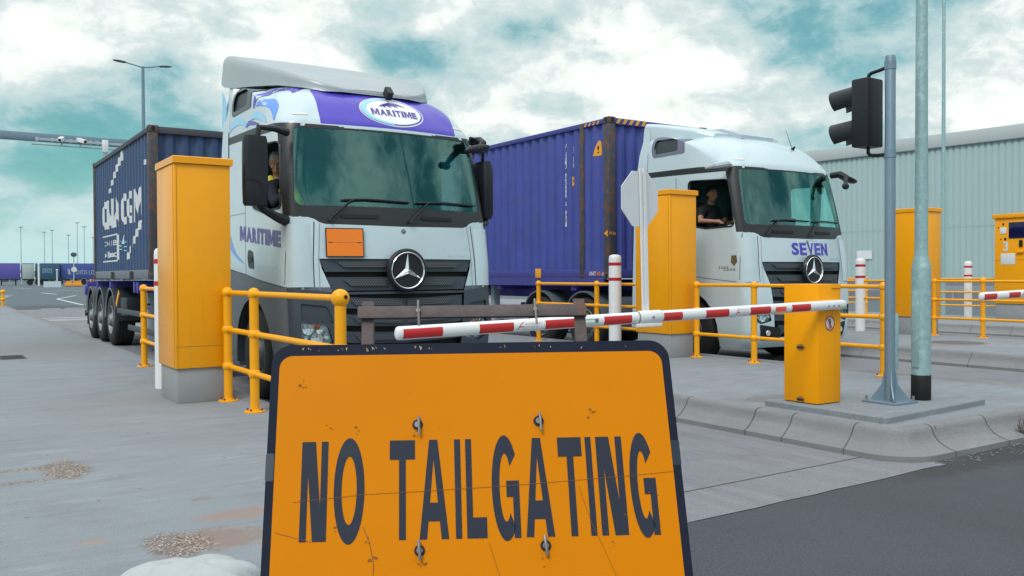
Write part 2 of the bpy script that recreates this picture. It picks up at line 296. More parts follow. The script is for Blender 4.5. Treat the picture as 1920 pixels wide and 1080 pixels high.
class B:
    def __init__(s): s.bm = bmesh.new()

    def box(s, x0, x1, y0, y1, z0, z1, bev=0.0, seg=2):
        vs = [s.bm.verts.new(p) for p in ((x0, y0, z0), (x1, y0, z0), (x1, y1, z0), (x0, y1, z0), (x0, y0, z1), (x1, y0, z1), (x1, y1, z1), (x0, y1, z1))]
        fs = [s.bm.faces.new([vs[i] for i in q]) for q in ((3, 2, 1, 0), (4, 5, 6, 7), (0, 1, 5, 4), (1, 2, 6, 5), (2, 3, 7, 6), (3, 0, 4, 7))]
        if bev:
            ed = list({e for f in fs for e in f.edges})
            bmesh.ops.bevel(s.bm, geom=ed, offset=bev, segments=seg, profile=.5, affect='EDGES')
        return s

    def obox(s, c, ux, uy, uz, hx, hy, hz):
        c, ux, uy, uz = map(Vector, (c, ux, uy, uz)); ux, uy, uz = ux.normalized() * hx, uy.normalized() * hy, uz.normalized() * hz
        vs = [s.bm.verts.new(c + ux * a + uy * b + uz * d) for d in (-1, 1) for a, b in ((-1, -1), (1, -1), (1, 1), (-1, 1))]
        for q in ((3, 2, 1, 0), (4, 5, 6, 7), (0, 1, 5, 4), (1, 2, 6, 5), (2, 3, 7, 6), (3, 0, 4, 7)): s.bm.faces.new([vs[i] for i in q])
        return s

    def cyl(s, a, b, r, r2=None, n=16, caps=True):
        a, b = Vector(a), Vector(b); r2 = r if r2 is None else r2
        ax = (b - a).normalized(); u = ax.orthogonal().normalized(); v = ax.cross(u)
        r0 = [s.bm.verts.new(a + (u * math.cos(t) + v * math.sin(t)) * r) for t in [2 * math.pi * i / n for i in range(n)]]
        r1 = [s.bm.verts.new(b + (u * math.cos(t) + v * math.sin(t)) * r2) for t in [2 * math.pi * i / n for i in range(n)]]
        for i in range(n): s.bm.faces.new((r0[i], r0[(i + 1) % n], r1[(i + 1) % n], r1[i]))
        if caps: s.bm.faces.new(r0[::-1]); s.bm.faces.new(r1)
        return s

    def lathe(s, prof, origin, axis=(0, 0, 1), n=24):
        """prof: list of (r, h)"""
        o = Vector(origin); ax = Vector(axis).normalized(); u = ax.orthogonal().normalized(); v = ax.cross(u); rings = []
        for r, h in prof:
            if r < 1e-5: rings.append([s.bm.verts.new(o + ax * h)])
            else: rings.append([s.bm.verts.new(o + ax * h + (u * math.cos(2 * math.pi * i / n) + v * math.sin(2 * math.pi * i / n)) * r) for i in range(n)])
        for A, C in zip(rings, rings[1:]):
            for i in range(n):
                j = (i + 1) % n
                if len(A) == 1 and len(C) == 1: continue
                if len(A) == 1: s.bm.faces.new((A[0], C[j], C[i]))
                elif len(C) == 1: s.bm.faces.new((A[i], A[j], C[0]))
                else: s.bm.faces.new((A[i], A[j], C[j], C[i]))
        return s

    def tube(s, pts, r, n=10, caps=True):
        pts = [Vector(p) for p in pts]; rr = r if isinstance(r, (list, tuple)) else [r] * len(pts); rings = []; pu = None
        for i, p in enumerate(pts):
            t = ((pts[min(i + 1, len(pts) - 1)] - p).normalized() + (p - pts[max(i - 1, 0)]).normalized()).normalized()
            u = t.orthogonal().normalized() if pu is None else (pu - t * pu.dot(t)).normalized()
            pu = u; v = t.cross(u)
            rings.append([s.bm.verts.new(p + (u * math.cos(2 * math.pi * k / n) + v * math.sin(2 * math.pi * k / n)) * rr[i]) for k in range(n)])
        for A, C in zip(rings, rings[1:]):
            for k in range(n): s.bm.faces.new((A[k], A[(k + 1) % n], C[(k + 1) % n], C[k]))
        if caps: s.bm.faces.new(rings[0][::-1]); s.bm.faces.new(rings[-1])
        return s

    def sph(s, c, r, n=14, m=9, sc=(1, 1, 1)):
        c = Vector(c); rings = []
        for i in range(m + 1):
            t = math.pi * i / m
            if i in (0, m): rings.append([s.bm.verts.new(c + Vector((0, 0, r * sc[2] * math.cos(t))))])
            else: rings.append([s.bm.verts.new(c + Vector((r * sc[0] * math.sin(t) * math.cos(2 * math.pi * k / n), r * sc[1] * math.sin(t) * math.sin(2 * math.pi * k / n), r * sc[2] * math.cos(t)))) for k in range(n)])
        for A, C in zip(rings, rings[1:]):
            for k in range(n):
                j = (k + 1) % n
                if len(A) == 1: s.bm.faces.new((A[0], C[k], C[j]))
                elif len(C) == 1: s.bm.faces.new((A[k], C[0], A[j]))
                else: s.bm.faces.new((A[k], C[k], C[j], A[j]))
        return s

    def prism(s, poly, plane, a, b):
        """poly: 2D outline; plane 'xz' (depth along y), 'yz' (along x), 'xy' (along z)"""
        def P(p, d): return (p[0], d, p[1]) if plane == 'xz' else (d, p[0], p[1]) if plane == 'yz' else (p[0], p[1], d)
        A = [s.bm.verts.new(P(p, a)) for p in poly]; C = [s.bm.verts.new(P(p, b)) for p in poly]; n = len(poly)
        s.bm.faces.new(A); s.bm.faces.new(C[::-1])
        for i in range(n): s.bm.faces.new((A[i], C[i], C[(i + 1) % n], A[(i + 1) % n]))
        return s

    def sheet(s, poly, plane, d):
        def P(p): return (p[0], d, p[1]) if plane == 'xz' else (d, p[0], p[1]) if plane == 'yz' else (p[0], p[1], d)
        s.bm.faces.new([s.bm.verts.new(P(p)) for p in poly]); return s

    def loft(s, rings, cap=(True, True), closed=True):
        V = [[s.bm.verts.new(p) for p in r] for r in rings]; n = len(V[0])
        for A, C in zip(V, V[1:]):
            for k in range(n if closed else n - 1): s.bm.faces.new((A[k], A[(k + 1) % n], C[(k + 1) % n], C[k]))
        if cap[0]: s.bm.faces.new(V[0][::-1])
        if cap[1]: s.bm.faces.new(V[-1])
        return s

    def add(s, other, M=None):
        """copy the faces of another B in"""
        mp = {}
        for v in other.bm.verts: mp[v] = s.bm.verts.new((M @ v.co) if M else v.co)
        for f in other.bm.faces:
            try: s.bm.faces.new([mp[v] for v in f.verts])
            except ValueError: pass
        return s

    def xform(s, M): bmesh.ops.transform(s.bm, matrix=M, verts=s.bm.verts); return s


def tag(o, label=None, cat=None, group=None, kind=None):
    if label: o['label'] = label
    if cat: o['category'] = cat
    if group: o['group'] = group
    if kind: o['kind'] = kind
    return o


def obj(name, b, m, parent=None, ang=35, fix=True, normals=None):
    bm = b.bm if isinstance(b, B) else b
    if fix: bmesh.ops.recalc_face_normals(bm, faces=bm.faces)
    me = bpy.data.meshes.new(name)
    lay = bm.verts.layers.float_vector.get('nrm')
    nr = [v[lay].copy() for v in bm.verts] if lay else None
    bm.to_mesh(me); bm.free()
    o = bpy.data.objects.new(name, me); COL.objects.link(o)
    me.materials.append(m)
    for p in me.polygons: p.use_smooth = True
    if nr: me.normals_split_custom_set_from_vertices([n.normalized() if n.length > 1e-6 else Vector((0, 0, 1)) for n in nr])
    else: me.set_sharp_from_angle(angle=R(ang))
    if parent: o.parent = parent
    return o


def thing(name, label, cat, loc=(0, 0, 0), rotz=0.0, group=None):
    o = bpy.data.objects.new(name, None); COL.objects.link(o); o.location = loc; o.rotation_euler = (0, 0, rotz)
    o.empty_display_size = .2
    return tag(o, label, cat, group)


def children(o): return [c for c in bpy.data.objects if c.parent == o]


def dup(root, loc, label=None, cat=True, rotz=None):
    c = root.copy(); COL.objects.link(c); c.location = loc
    if rotz is not None: c.rotation_euler = (0, 0, rotz)
    if label: c['label'] = label
    def rec(o, p):
        for ch in children(o):
            d = ch.copy(); COL.objects.link(d); d.parent = p
            rec(ch, d)
    rec(root, c)
    return c


TEXTS = {}


def text2d(body, bold=0.0, spacing=1.0):
    """filled glyph faces as (verts, faces) in the xy plane, unit size"""
    k = (body, bold, spacing)
    if k in TEXTS: return TEXTS[k]
    cu = bpy.data.curves.new('txt', 'FONT'); cu.body = body; cu.size = 1.0; cu.offset = bold; cu.space_character = spacing; cu.resolution_u = 3; cu.fill_mode = 'FRONT'
    t = bpy.data.objects.new('txt', cu); COL.objects.link(t)
    bpy.context.view_layer.update()
    me = bpy.data.meshes.new_from_object(t.evaluated_get(bpy.context.evaluated_depsgraph_get()))
    vs = [v.co.copy() for v in me.vertices]; fs = [list(p.vertices) for p in me.polygons]
    bpy.data.objects.remove(t); bpy.data.curves.remove(cu); bpy.data.meshes.remove(me)
    x0 = min(v.x for v in vs); x1 = max(v.x for v in vs); y0 = min(v.y for v in vs); y1 = max(v.y for v in vs)
    vs = [((v.x - x0) / (x1 - x0), (v.y - y0) / (y1 - y0)) for v in vs]
    TEXTS[k] = (vs, fs)
    return TEXTS[k]


def text(body, f, bold=0.02, spacing=1.0, b=None):
    """f maps unit-box (u right, v up) to 3D"""
    b = b or B(); vs, fs = text2d(body, bold, spacing)
    V = [b.bm.verts.new(f(u, v)) for u, v in vs]
    for q in fs:
        try: b.bm.faces.new([V[i] for i in q])
        except ValueError: pass
    return b


GLYPH_M = [(0, 0), (0, 1), (.30, 1), (.5, .42), (.70, 1), (1, 1), (1, 0), (.76, 0), (.76, .66), (.58, .10), (.42, .10), (.24, .66), (.24, 0)]
GLYPH_N = [(0, 0), (0, 1), (.28, 1), (.70, .38), (.70, 1), (1, 1), (1, 0), (.72, 0), (.30, .62), (.30, 0)]


def word(body, f, bold=.03, b=None):
    """heavy lettering set letter by letter in the unit box"""
    b = b or B(); wid = {'M': 1.22, 'I': .36, 'A': 1.02, 'N': .98}; gap = .11; W = sum(wid.get(c, .84) for c in body) + gap * (len(body) - 1); x = 0
    for c in body:
        w_ = wid.get(c, .84); g = (lambda u, v, x=x, w_=w_: f((x + u * w_) / W, v))
        if c in 'MN': b.bm.faces.new([b.bm.verts.new(g(u, v)) for u, v in (GLYPH_M if c == 'M' else GLYPH_N)])
        else: text(c, g, bold, b=b)
        x += w_ + gap
    return b


def thick(b, d):
    """give a sheet a real thickness along its normals"""
    bmesh.ops.recalc_face_normals(b.bm, faces=b.bm.faces)
    r = bmesh.ops.solidify(b.bm, geom=list(b.bm.faces), thickness=d)
    return b


def chop(b, axis, lo, hi, step):
    """cut a sheet into strips so that it can follow a curved surface"""
    x = lo
    while x < hi:
        co = [0, 0, 0]; no = [0, 0, 0]; co[axis] = x; no[axis] = 1
        bmesh.ops.bisect_plane(b.bm, geom=list(b.bm.verts) + list(b.bm.edges) + list(b.bm.faces), dist=1e-5, plane_co=co, plane_no=no)
        x += step
    return b


def round_poly(x0, x1, z0, z1, r, n=5):
    pts = []
    for cx, cz, a in ((x1 - r, z1 - r, 0), (x0 + r, z1 - r, 90), (x0 + r, z0 + r, 180), (x1 - r, z0 + r, 270)):
        for i in range(n + 1):
            t = R(a + 90 * i / n); pts.append((cx + r * math.cos(t), cz + r * math.sin(t)))
    return pts


def corners(pts, rr, n=4):
    """round the corners of an arbitrary polygon"""
    out = []; m = len(pts)
    for i in range(m):
        p = Vector(pts[i]); a = Vector(pts[i - 1]); c = Vector(pts[(i + 1) % m]); r = rr[i] if isinstance(rr, (list, tuple)) else rr
        if r <= 0: out.append((p.x, p.y)); continue
        d0 = (a - p); d1 = (c - p); l = min(r, d0.length * .45, d1.length * .45); q0 = p + d0.normalized() * l; q1 = p + d1.normalized() * l
        for k in range(n + 1):
            t = k / n; q = q0 * (1 - t) ** 2 + p * 2 * t * (1 - t) + q1 * t * t; out.append((q.x, q.y))
    return out


def lerp_table(tab, z):
    if z <= tab[0][0]: return tab[0][1]
    for (a, va), (c, vc) in zip(tab, tab[1:]):
        if z <= c:
            t = (z - a) / (c - a); return va + (vc - va) * t
    return tab[-1][1]


def inside(poly, x, y):
    c = False; n = len(poly)
    for i in range(n):
        x1, y1 = poly[i]; x2, y2 = poly[(i + 1) % n]
        if (y1 > y) != (y2 > y) and x < (x2 - x1) * (y - y1) / (y2 - y1) + x1: c = not c
    return c


def cut(bm, poly, plane, cond):
    """cut the outline into the surface and return the faces inside it"""
    ia, ib = {'xz': (0, 2), 'yz': (1, 2)}[plane]
    xs = [p[0] for p in poly]; ys = [p[1] for p in poly]; x0, x1, y0, y1 = min(xs), max(xs), min(ys), max(ys)
    def near(f):
        a = [v.co[ia] for v in f.verts]; c = [v.co[ib] for v in f.verts]
        return cond(f) and max(a) > x0 - .001 and min(a) < x1 + .001 and max(c) > y0 - .001 and min(c) < y1 + .001
    n = len(poly)
    for i in range(n):
        p, q = poly[i], poly[(i + 1) % n]; dx, dy = q[0] - p[0], q[1] - p[1]; L = math.hypot(dx, dy)
        if L < 1e-6: continue
        ex0, ex1, ey0, ey1 = min(p[0], q[0]) - .06, max(p[0], q[0]) + .06, min(p[1], q[1]) - .06, max(p[1], q[1]) + .06
        fs = []
        for f in bm.faces:
            if not near(f): continue
            a = [v.co[ia] for v in f.verts]; c = [v.co[ib] for v in f.verts]
            if max(a) > ex0 and min(a) < ex1 and max(c) > ey0 and min(c) < ey1: fs.append(f)
        if not fs: continue
        co = [0, 0, 0]; co[ia], co[ib] = p; no = [0, 0, 0]; no[ia], no[ib] = -dy / L, dx / L
        g = list({e for f in fs for e in f.edges}) + fs + list({v for f in fs for v in f.verts})
        bmesh.ops.bisect_plane(bm, geom=g, dist=1e-5, plane_co=co, plane_no=no)
    res = []
    for f in bm.faces:
        if not near(f): continue
        m = f.calc_center_median()
        if inside(poly, m[ia], m[ib]): res.append(f)
    return res


def extract(bm, faces, push=0.0, keep=False):
    """move faces to a bmesh of their own (push: inwards along the normal)"""
    nb = bmesh.new(); lay = bm.verts.layers.float_vector.get('nrm'); nl = nb.verts.layers.float_vector.new('nrm'); mp = {}
    for f in faces:
        for v in f.verts:
            if v not in mp:
                q = nb.verts.new(v.co - v[lay].normalized() * push); q[nl] = v[lay]; mp[v] = q
        nb.faces.new([mp[v] for v in f.verts])
    if not keep: bmesh.ops.delete(bm, geom=faces, context='FACES')
    nb.normal_update()
    return nb


def rim(b, d, mdir=None):
    """add a lip of depth d (towards +mdir) along the open border of a panel"""
    return b

# ------------------------------------------------------------------ setting: ground, lanes, islands
g = B(); g.sheet([(-400, -300), (600, -300), (600, 900), (-400, 900)], 'xy', -.006)
tag(obj('ground', g, YARD), kind='structure')
g = B(); g.sheet([(-40, -40), (40, -40), (40, 4.0), (-40, 4.0)], 'xy', 0.0)
tag(obj('road', g, ASPH), kind='structure')
PITCH = 7.0
for i in range(3):
    x0 = 2.9 + PITCH * i; g = B()
    n = 14; edge = [(x0 - .3 + (3.65) * k / n, 3.60 + .05 * k / n + random.uniform(-.012, .012)) for k in range(n + 1)]
    g.sheet(edge + [(x0 + 3.35, 43.5), (x0 - .3, 43.5)], 'xy', .004)
    tag(obj('lane_slab', g, SLABM), kind='structure')
# joint lines across the lane slabs
for i in range(2):
    x0 = 2.6 + PITCH * i; g = B()
    for y in (4.12, 9.0, 15.0, 21.0, 27.0, 33.0, 39.0): g.sheet([(x0, y - .006), (x0 + 3.5, y - .006 + .03), (x0 + 3.5, y + .006 + .03), (x0, y + .006)], 'xy', .008)
    tag(obj('slab_joint', g, mat('joint_sealant', (.13, .13, .13), .9)), kind='structure')

TRIEF = [(0, 0), (0, .045), (.05, .055), (.11, .08), (.155, .115), (.18, .15), (.19, .175), (.20, .20), (.225, .217), (.26, .222), (.34, .205), (.36, .20)]


def island_outline(x0, x1, y0, y1, ins, rad=.36):
    r = max(rad - ins, .05); return round_poly(x0 + ins, x1 - ins, y0 + ins, y1 - ins, r, 8)


def island(x0, x1, y0, y1):
    k = B(); rings = [[(x, y, z) for x, y in island_outline(x0, x1, y0, y1, i)] for i, z in TRIEF]
    k.loft(rings, cap=(False, False)); tag(obj('kerb', k, KERBM, ang=50), kind='structure')
    p = B(); p.sheet(island_outline(x0, x1, y0, y1, TRIEF[-1][0]), 'xy', .20)
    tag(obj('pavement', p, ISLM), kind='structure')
    j = B()
    def ribbon(fn, w=.004):
        for (i0, z0), (i1, z1) in zip(TRIEF[:10], TRIEF[1:10]):
            a, bb, c, d = fn(i0, -w), fn(i0, w), fn(i1, w), fn(i1, -w)
            j.bm.faces.new([j.bm.verts.new((*q, zz + .003)) for q, zz in ((a, z0), (bb, z0), (c, z1), (d, z1))])
    ys = [y0 + .55, y0 + 1.15, y0 + 1.55, y0 + 2.4]
    while ys[-1] < min(y1 - 1, y0 + 34): ys.append(ys[-1] + .915)
    for y in ys:
        ribbon(lambda i, ww, y=y: (x0 + i - .003, y + ww + .05 * math.sin(i * 9)))
        ribbon(lambda i, ww, y=y: (x1 - i + .003, y + ww))
    x = x0 + .62
    while x < x1 - .4:
        ribbon(lambda i, ww, x=x: (x + ww, y0 + i - .003)); x += .78
    tag(obj('kerb_joint', j, mat('kerb_joint_dirt', (.075, .075, .075), .9)), kind='structure')


island(-1.35, 2.90, 2.75, 44)
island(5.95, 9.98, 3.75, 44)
island(12.95, 16.98, 3.9, 44)
island(19.95, 24.6, 4.1, 44)
# pavement expansion joints
for x0, x1, ys in ((-1.0, 2.54, (16.5, 22, 27.5, 33)), (6.31, 9.62, (8.6, 14, 20, 26))):
    g = B()
    for y in ys: g.sheet([(x0, y - .005), (x1, y - .005), (x1, y + .005), (x0, y + .005)], 'xy', .204)
    tag(obj('pavement_joint', g, mat('pavement_joint_dirt', (.2, .2, .2), .9)), kind='structure')
# raised pad under the barrier and the poles
g = B(); r0 = corners([(6.42, 4.24), (8.15, 4.36), (8.15, 5.15), (6.42, 5.5)], .05)
g.loft([[(x, y, .19) for x, y in r0], [(x, y, .245) for x, y in r0], [(7.2 + (x - 7.2) * .985, 4.8 + (y - 4.8) * .985, .255) for x, y in r0]], cap=(False, True))
tag(obj('concrete_pad', g, ISLM), kind='structure')
# worn markings out in the yard
g = B()
for (a, c, wd) in (((6.9, 64.1), (6.5, 49.5), .18), ((6.9, 64.1), (9.4, 75.3), .18), ((8.5, 90.8), (8.7, 81.2), .25), ((9.3, 135), (10.8, 126), .4), ((4.4, 73.4), (4.8, 75.1), .5), ((3.9, 75), (5.6, 82), .2), ((4.1, 44.3), (4.9, 44.3), .4), ((5.1, 44.6), (5.9, 44.6), .4), ((10, 100), (22, 118), .25), ((3, 60), (3.6, 58), .2)):
    a, c = Vector(a), Vector(c); t = (c - a).normalized(); nn = Vector((-t.y, t.x)) * wd / 2
    g.sheet([tuple(a + nn), tuple(a - nn), tuple(c - nn), tuple(c + nn)], 'xy', 0.0)
tag(obj('road_marking', g, LINE), kind='structure')
g = B()
for y in (31.9, 32.6, 33.9):
    g.sheet([(3.2, y), (4.6, y), (4.6, y + .3), (3.2, y + .3)], 'xy', .010)
tag(obj('lane_marking', g, LINE), kind='structure')

# ------------------------------------------------------------------ yellow cabinets


def cabinet(label, loc):
    t = thing('service_cabinet', label, 'cabinet', loc, 0, 'yellow service cabinets along the lanes')
    obj('plinth', B().box(-.005, .455, .02, .72, 0, .335, .006), CONC, t)
    b = B().box(-.025, .505, 0, .745, .335, 2.30, .006)
    obj('body', b, YEL, t)
    b = B(); c0 = [(-.037, -.02), (.53, -.02), (.53, .765), (-.037, .765)]
    b.loft([[(x, y, 2.303) for x, y in c0], [(x, y, 2.365) for x, y in c0], [(.23 + (x - .23) * .97, .35 + (y - .35) * .97, 2.372) for x, y in c0]])
    obj('cap', b, YEL, t)
    d = B()
    for p in ((-.02, .50, -.0035, 0, .545, .548), (-.004, -.0015, -.0035, 0, .34, 2.30), (-.0285, -.025, .03, .032, .34, 2.3)):
        d.box(*p)
    obj('panel_seam', d, mat('seam_dark_yellow', (.40, .18, .012), .6), t)
    d = B().box(.506, .511, .06, .68, .42, 2.22, .002)
    obj('door', d, YEL, t)
    h = B().box(.511, .53, .10, .13, 1.2, 1.34, .004); obj('handle', h, BLK, t)
    return t


cab1 = cabinet('tall yellow steel cabinet on concrete plinth beside the cab of the left truck', (1.97, 8.76, .2))
dup(cab1, (8.98, 9.38, .2), 'tall yellow cabinet on concrete plinth behind the octagonal sign').scale = (1, 1, 1.035)
dup(cab1, (16.25, 9.88, .2), 'yellow cabinet partly hidden behind the two grey poles').scale = (1, 1, 1.055)

# ------------------------------------------------------------------ ticket kiosk with screen
k = thing('ticket_kiosk', 'yellow lane kiosk with screen, keypad and white number 3 at right edge', 'kiosk', (22.9, 12.06, .2))
obj('plinth', B().box(.03, .5, -.92, -.03, 0, .35, .006), CONC, k)
obj('body', B().box(0, .55, -.95, 0, .35, 2.12, .008), YEL, k)
obj('cap', B().box(-.05, .6, -1.0, .05, 2.122, 2.21, .01), YEL, k)
obj('screen', B().box(-.02, .0, -.76, -.36, 1.70, 2.03, .006), SCREEN, k)
b = B(); text('LANE 3', lambda u, v: (-.022, -.62 + .0 - u * .10 + .08, 1.93 + v * .03), 0.01, b=b)
obj('speaker_panel', B().box(-.012, 0, -.30, -.14, 1.80, 1.93, .003), SIGNBK, k)
b.bm.free()
b = B()
for y, z, r in ((-.22, 2.0, .022), (-.27, 1.69, .028), (-.10, 1.93, .014), (-.16, 1.69, .014)): b.cyl((-.014, y, z), (0, y, z), r, n=12)
obj('button', b, BLK, k)
obj('notice', B().box(-.008, 0, -.52, -.16, 1.16, 1.39, .002), STKW, k)
b = B(); text('3', lambda u, v: (-.005, -.22 - u * .13, 1.44 + v * .20), .03, b=b); obj('lane_number', b, STKW, k)
b = B().box(-.03, 0, -.70, -.62, 1.52, 1.66, .004); obj('card_reader', b, BLK, k)
b = B().box(-.06, 0, -.74, -.56, 1.40, 1.44, .004); obj('shelf', b, YEL, k)
obj('panel_seam', B().box(-.004, 0, -.95, 0, 1.25, 1.256), mat('seam_dark_yellow', (.40, .18, .012), .6), k)

k.scale = (1, 1, 1.23)
# ------------------------------------------------------------------ bollards


def bollard(label, loc):
    t = thing('bollard', label, 'bollard', loc, 0, 'white bollards with red bands')
    r = .10
    obj('post', B().lathe([(r, 0), (r, 1.46), (r * .96, 1.50), (r * .8, 1.525), (r * .4, 1.535), (0, 1.537)], (0, 0, 0), n=28), WHP, t, ang=40)
    for z in (1.36, 1.12):
        obj('red_band', B().lathe([(r + .0005, z), (r + .003, z + .002), (r + .003, z + .048), (r + .0005, z + .05)], (0, 0, 0), n=28), REDB, t)
    return t


bl = bollard('white bollard with red bands half hidden behind the left yellow cabinet', (2.14, 10.15, .2))
dup(bl, (9.10, 10.78, .2), 'white bollard with two red bands left of the octagonal sign back')
dup(bl, (16.42, 11.46, .2), 'white bollard with red bands right of the white truck front')
dup(bl, (23.6, 13.14, .2), 'white bollard with red bands left of the kiosk with the screen')

# ------------------------------------------------------------------ railings


def railing(label, x, ys, ends=(True, True), y_ext=None, post_h=1.06, base=.2):
    """posts at the given y, three rails; y_ext lets the rails run on to a wall or cabinet"""
    t = thing('guard_railing', label, 'railing', (x, ys[0], base), 0, 'yellow tubular railings')
    for i, y in enumerate(ys):
        d = y - ys[0]
        p = B().cyl((0, d, 0), (0, d, post_h), .041, n=16)
        for z in (.343, .70, post_h): p.sph((0, d, z), .056, 14, 10)
        po = obj('post', p, YELR, t, ang=50)
        f = B().lathe([(.095, 0), (.095, .012), (.088, .016), (.05, .016), (.047, .03), (0, .03)], (0, d, 0), n=20)
        obj('base_plate', f, YELR, po)
        bt = B()
        for a in (45, 135, 225, 315): bt.cyl((.072 * math.cos(R(a)), d + .072 * math.sin(R(a)), .012), (.072 * math.cos(R(a)), d + .072 * math.sin(R(a)), .034), .009, n=6)
        obj('bolt', bt, RUSTY, po)
    lo, hi = (min(ys) - ys[0], max(ys) - ys[0])
    if y_ext is not None: lo, hi = min(lo, y_ext - ys[0]), max(hi, y_ext - ys[0])
    for z in (.343, .70, post_h): obj('rail', B().cyl((0, lo, z), (0, hi, z), .025, n=12), YELR, t)
    return t


rl = railing('yellow tubular railing with large ball end between left cabinet and amber sign', 2.42, (5.86, 7.85, 8.69))
# the near end post is thicker, with a big ball and a socket screw
e = B().sph((0, 0, 1.06), .066, 18, 12); eb = obj('end_ball', e, YELR, rl, ang=60)
obj('socket_screw', B().cyl((.012, -.052, 1.068), (.016, -.068, 1.070), .014, n=12), DARK, eb)
railing('yellow railing beyond the left cabinet beside the trailer wheels', 2.42, (12.72, 10.95), y_ext=9.5)
railing('yellow railing in front of the white truck, running behind the barrier cabinet', 9.39, (6.24, 8.2, 9.28))
railing('yellow railing behind the octagonal sign, beside the indigo container', 9.39, (13.3, 11.6), y_ext=10.1)
railing('yellow railing nearest the right cabinet, right of the grey poles', 16.42, (8.86, 9.82), y_ext=5.6)
railing('yellow railing behind the bollard right of the white truck', 16.42, (13.0, 11.9), y_ext=10.6)
railing('far yellow railing in front of the kiosk with the screen', 23.2, (10.9, 12.5, 14.2), y_ext=9.0)
railing('far yellow railing seen behind the right cabinet', 23.2, (16.0, 18.0), y_ext=20.0)
t = thing('end_guard', 'small yellow pipe guard at the far end of the left pavement', 'railing', (2.55, 42.5, .2))
obj('post', B().cyl((0, 0, 0), (0, 0, .62), .06, n=12).sph((0, 0, .62), .09).sph((0, 0, .3), .09), YELR, t)
obj('rail', B().cyl((0, 0, .62), (-1.2, 0, .62), .045, n=10).cyl((0, 0, .3), (-1.2, 0, .3), .045, n=10).cyl((-1.2, 0, 0), (-1.2, 0, .62), .06, n=12), YELR, t)

# ------------------------------------------------------------------ boom barrier
BX = 6.95


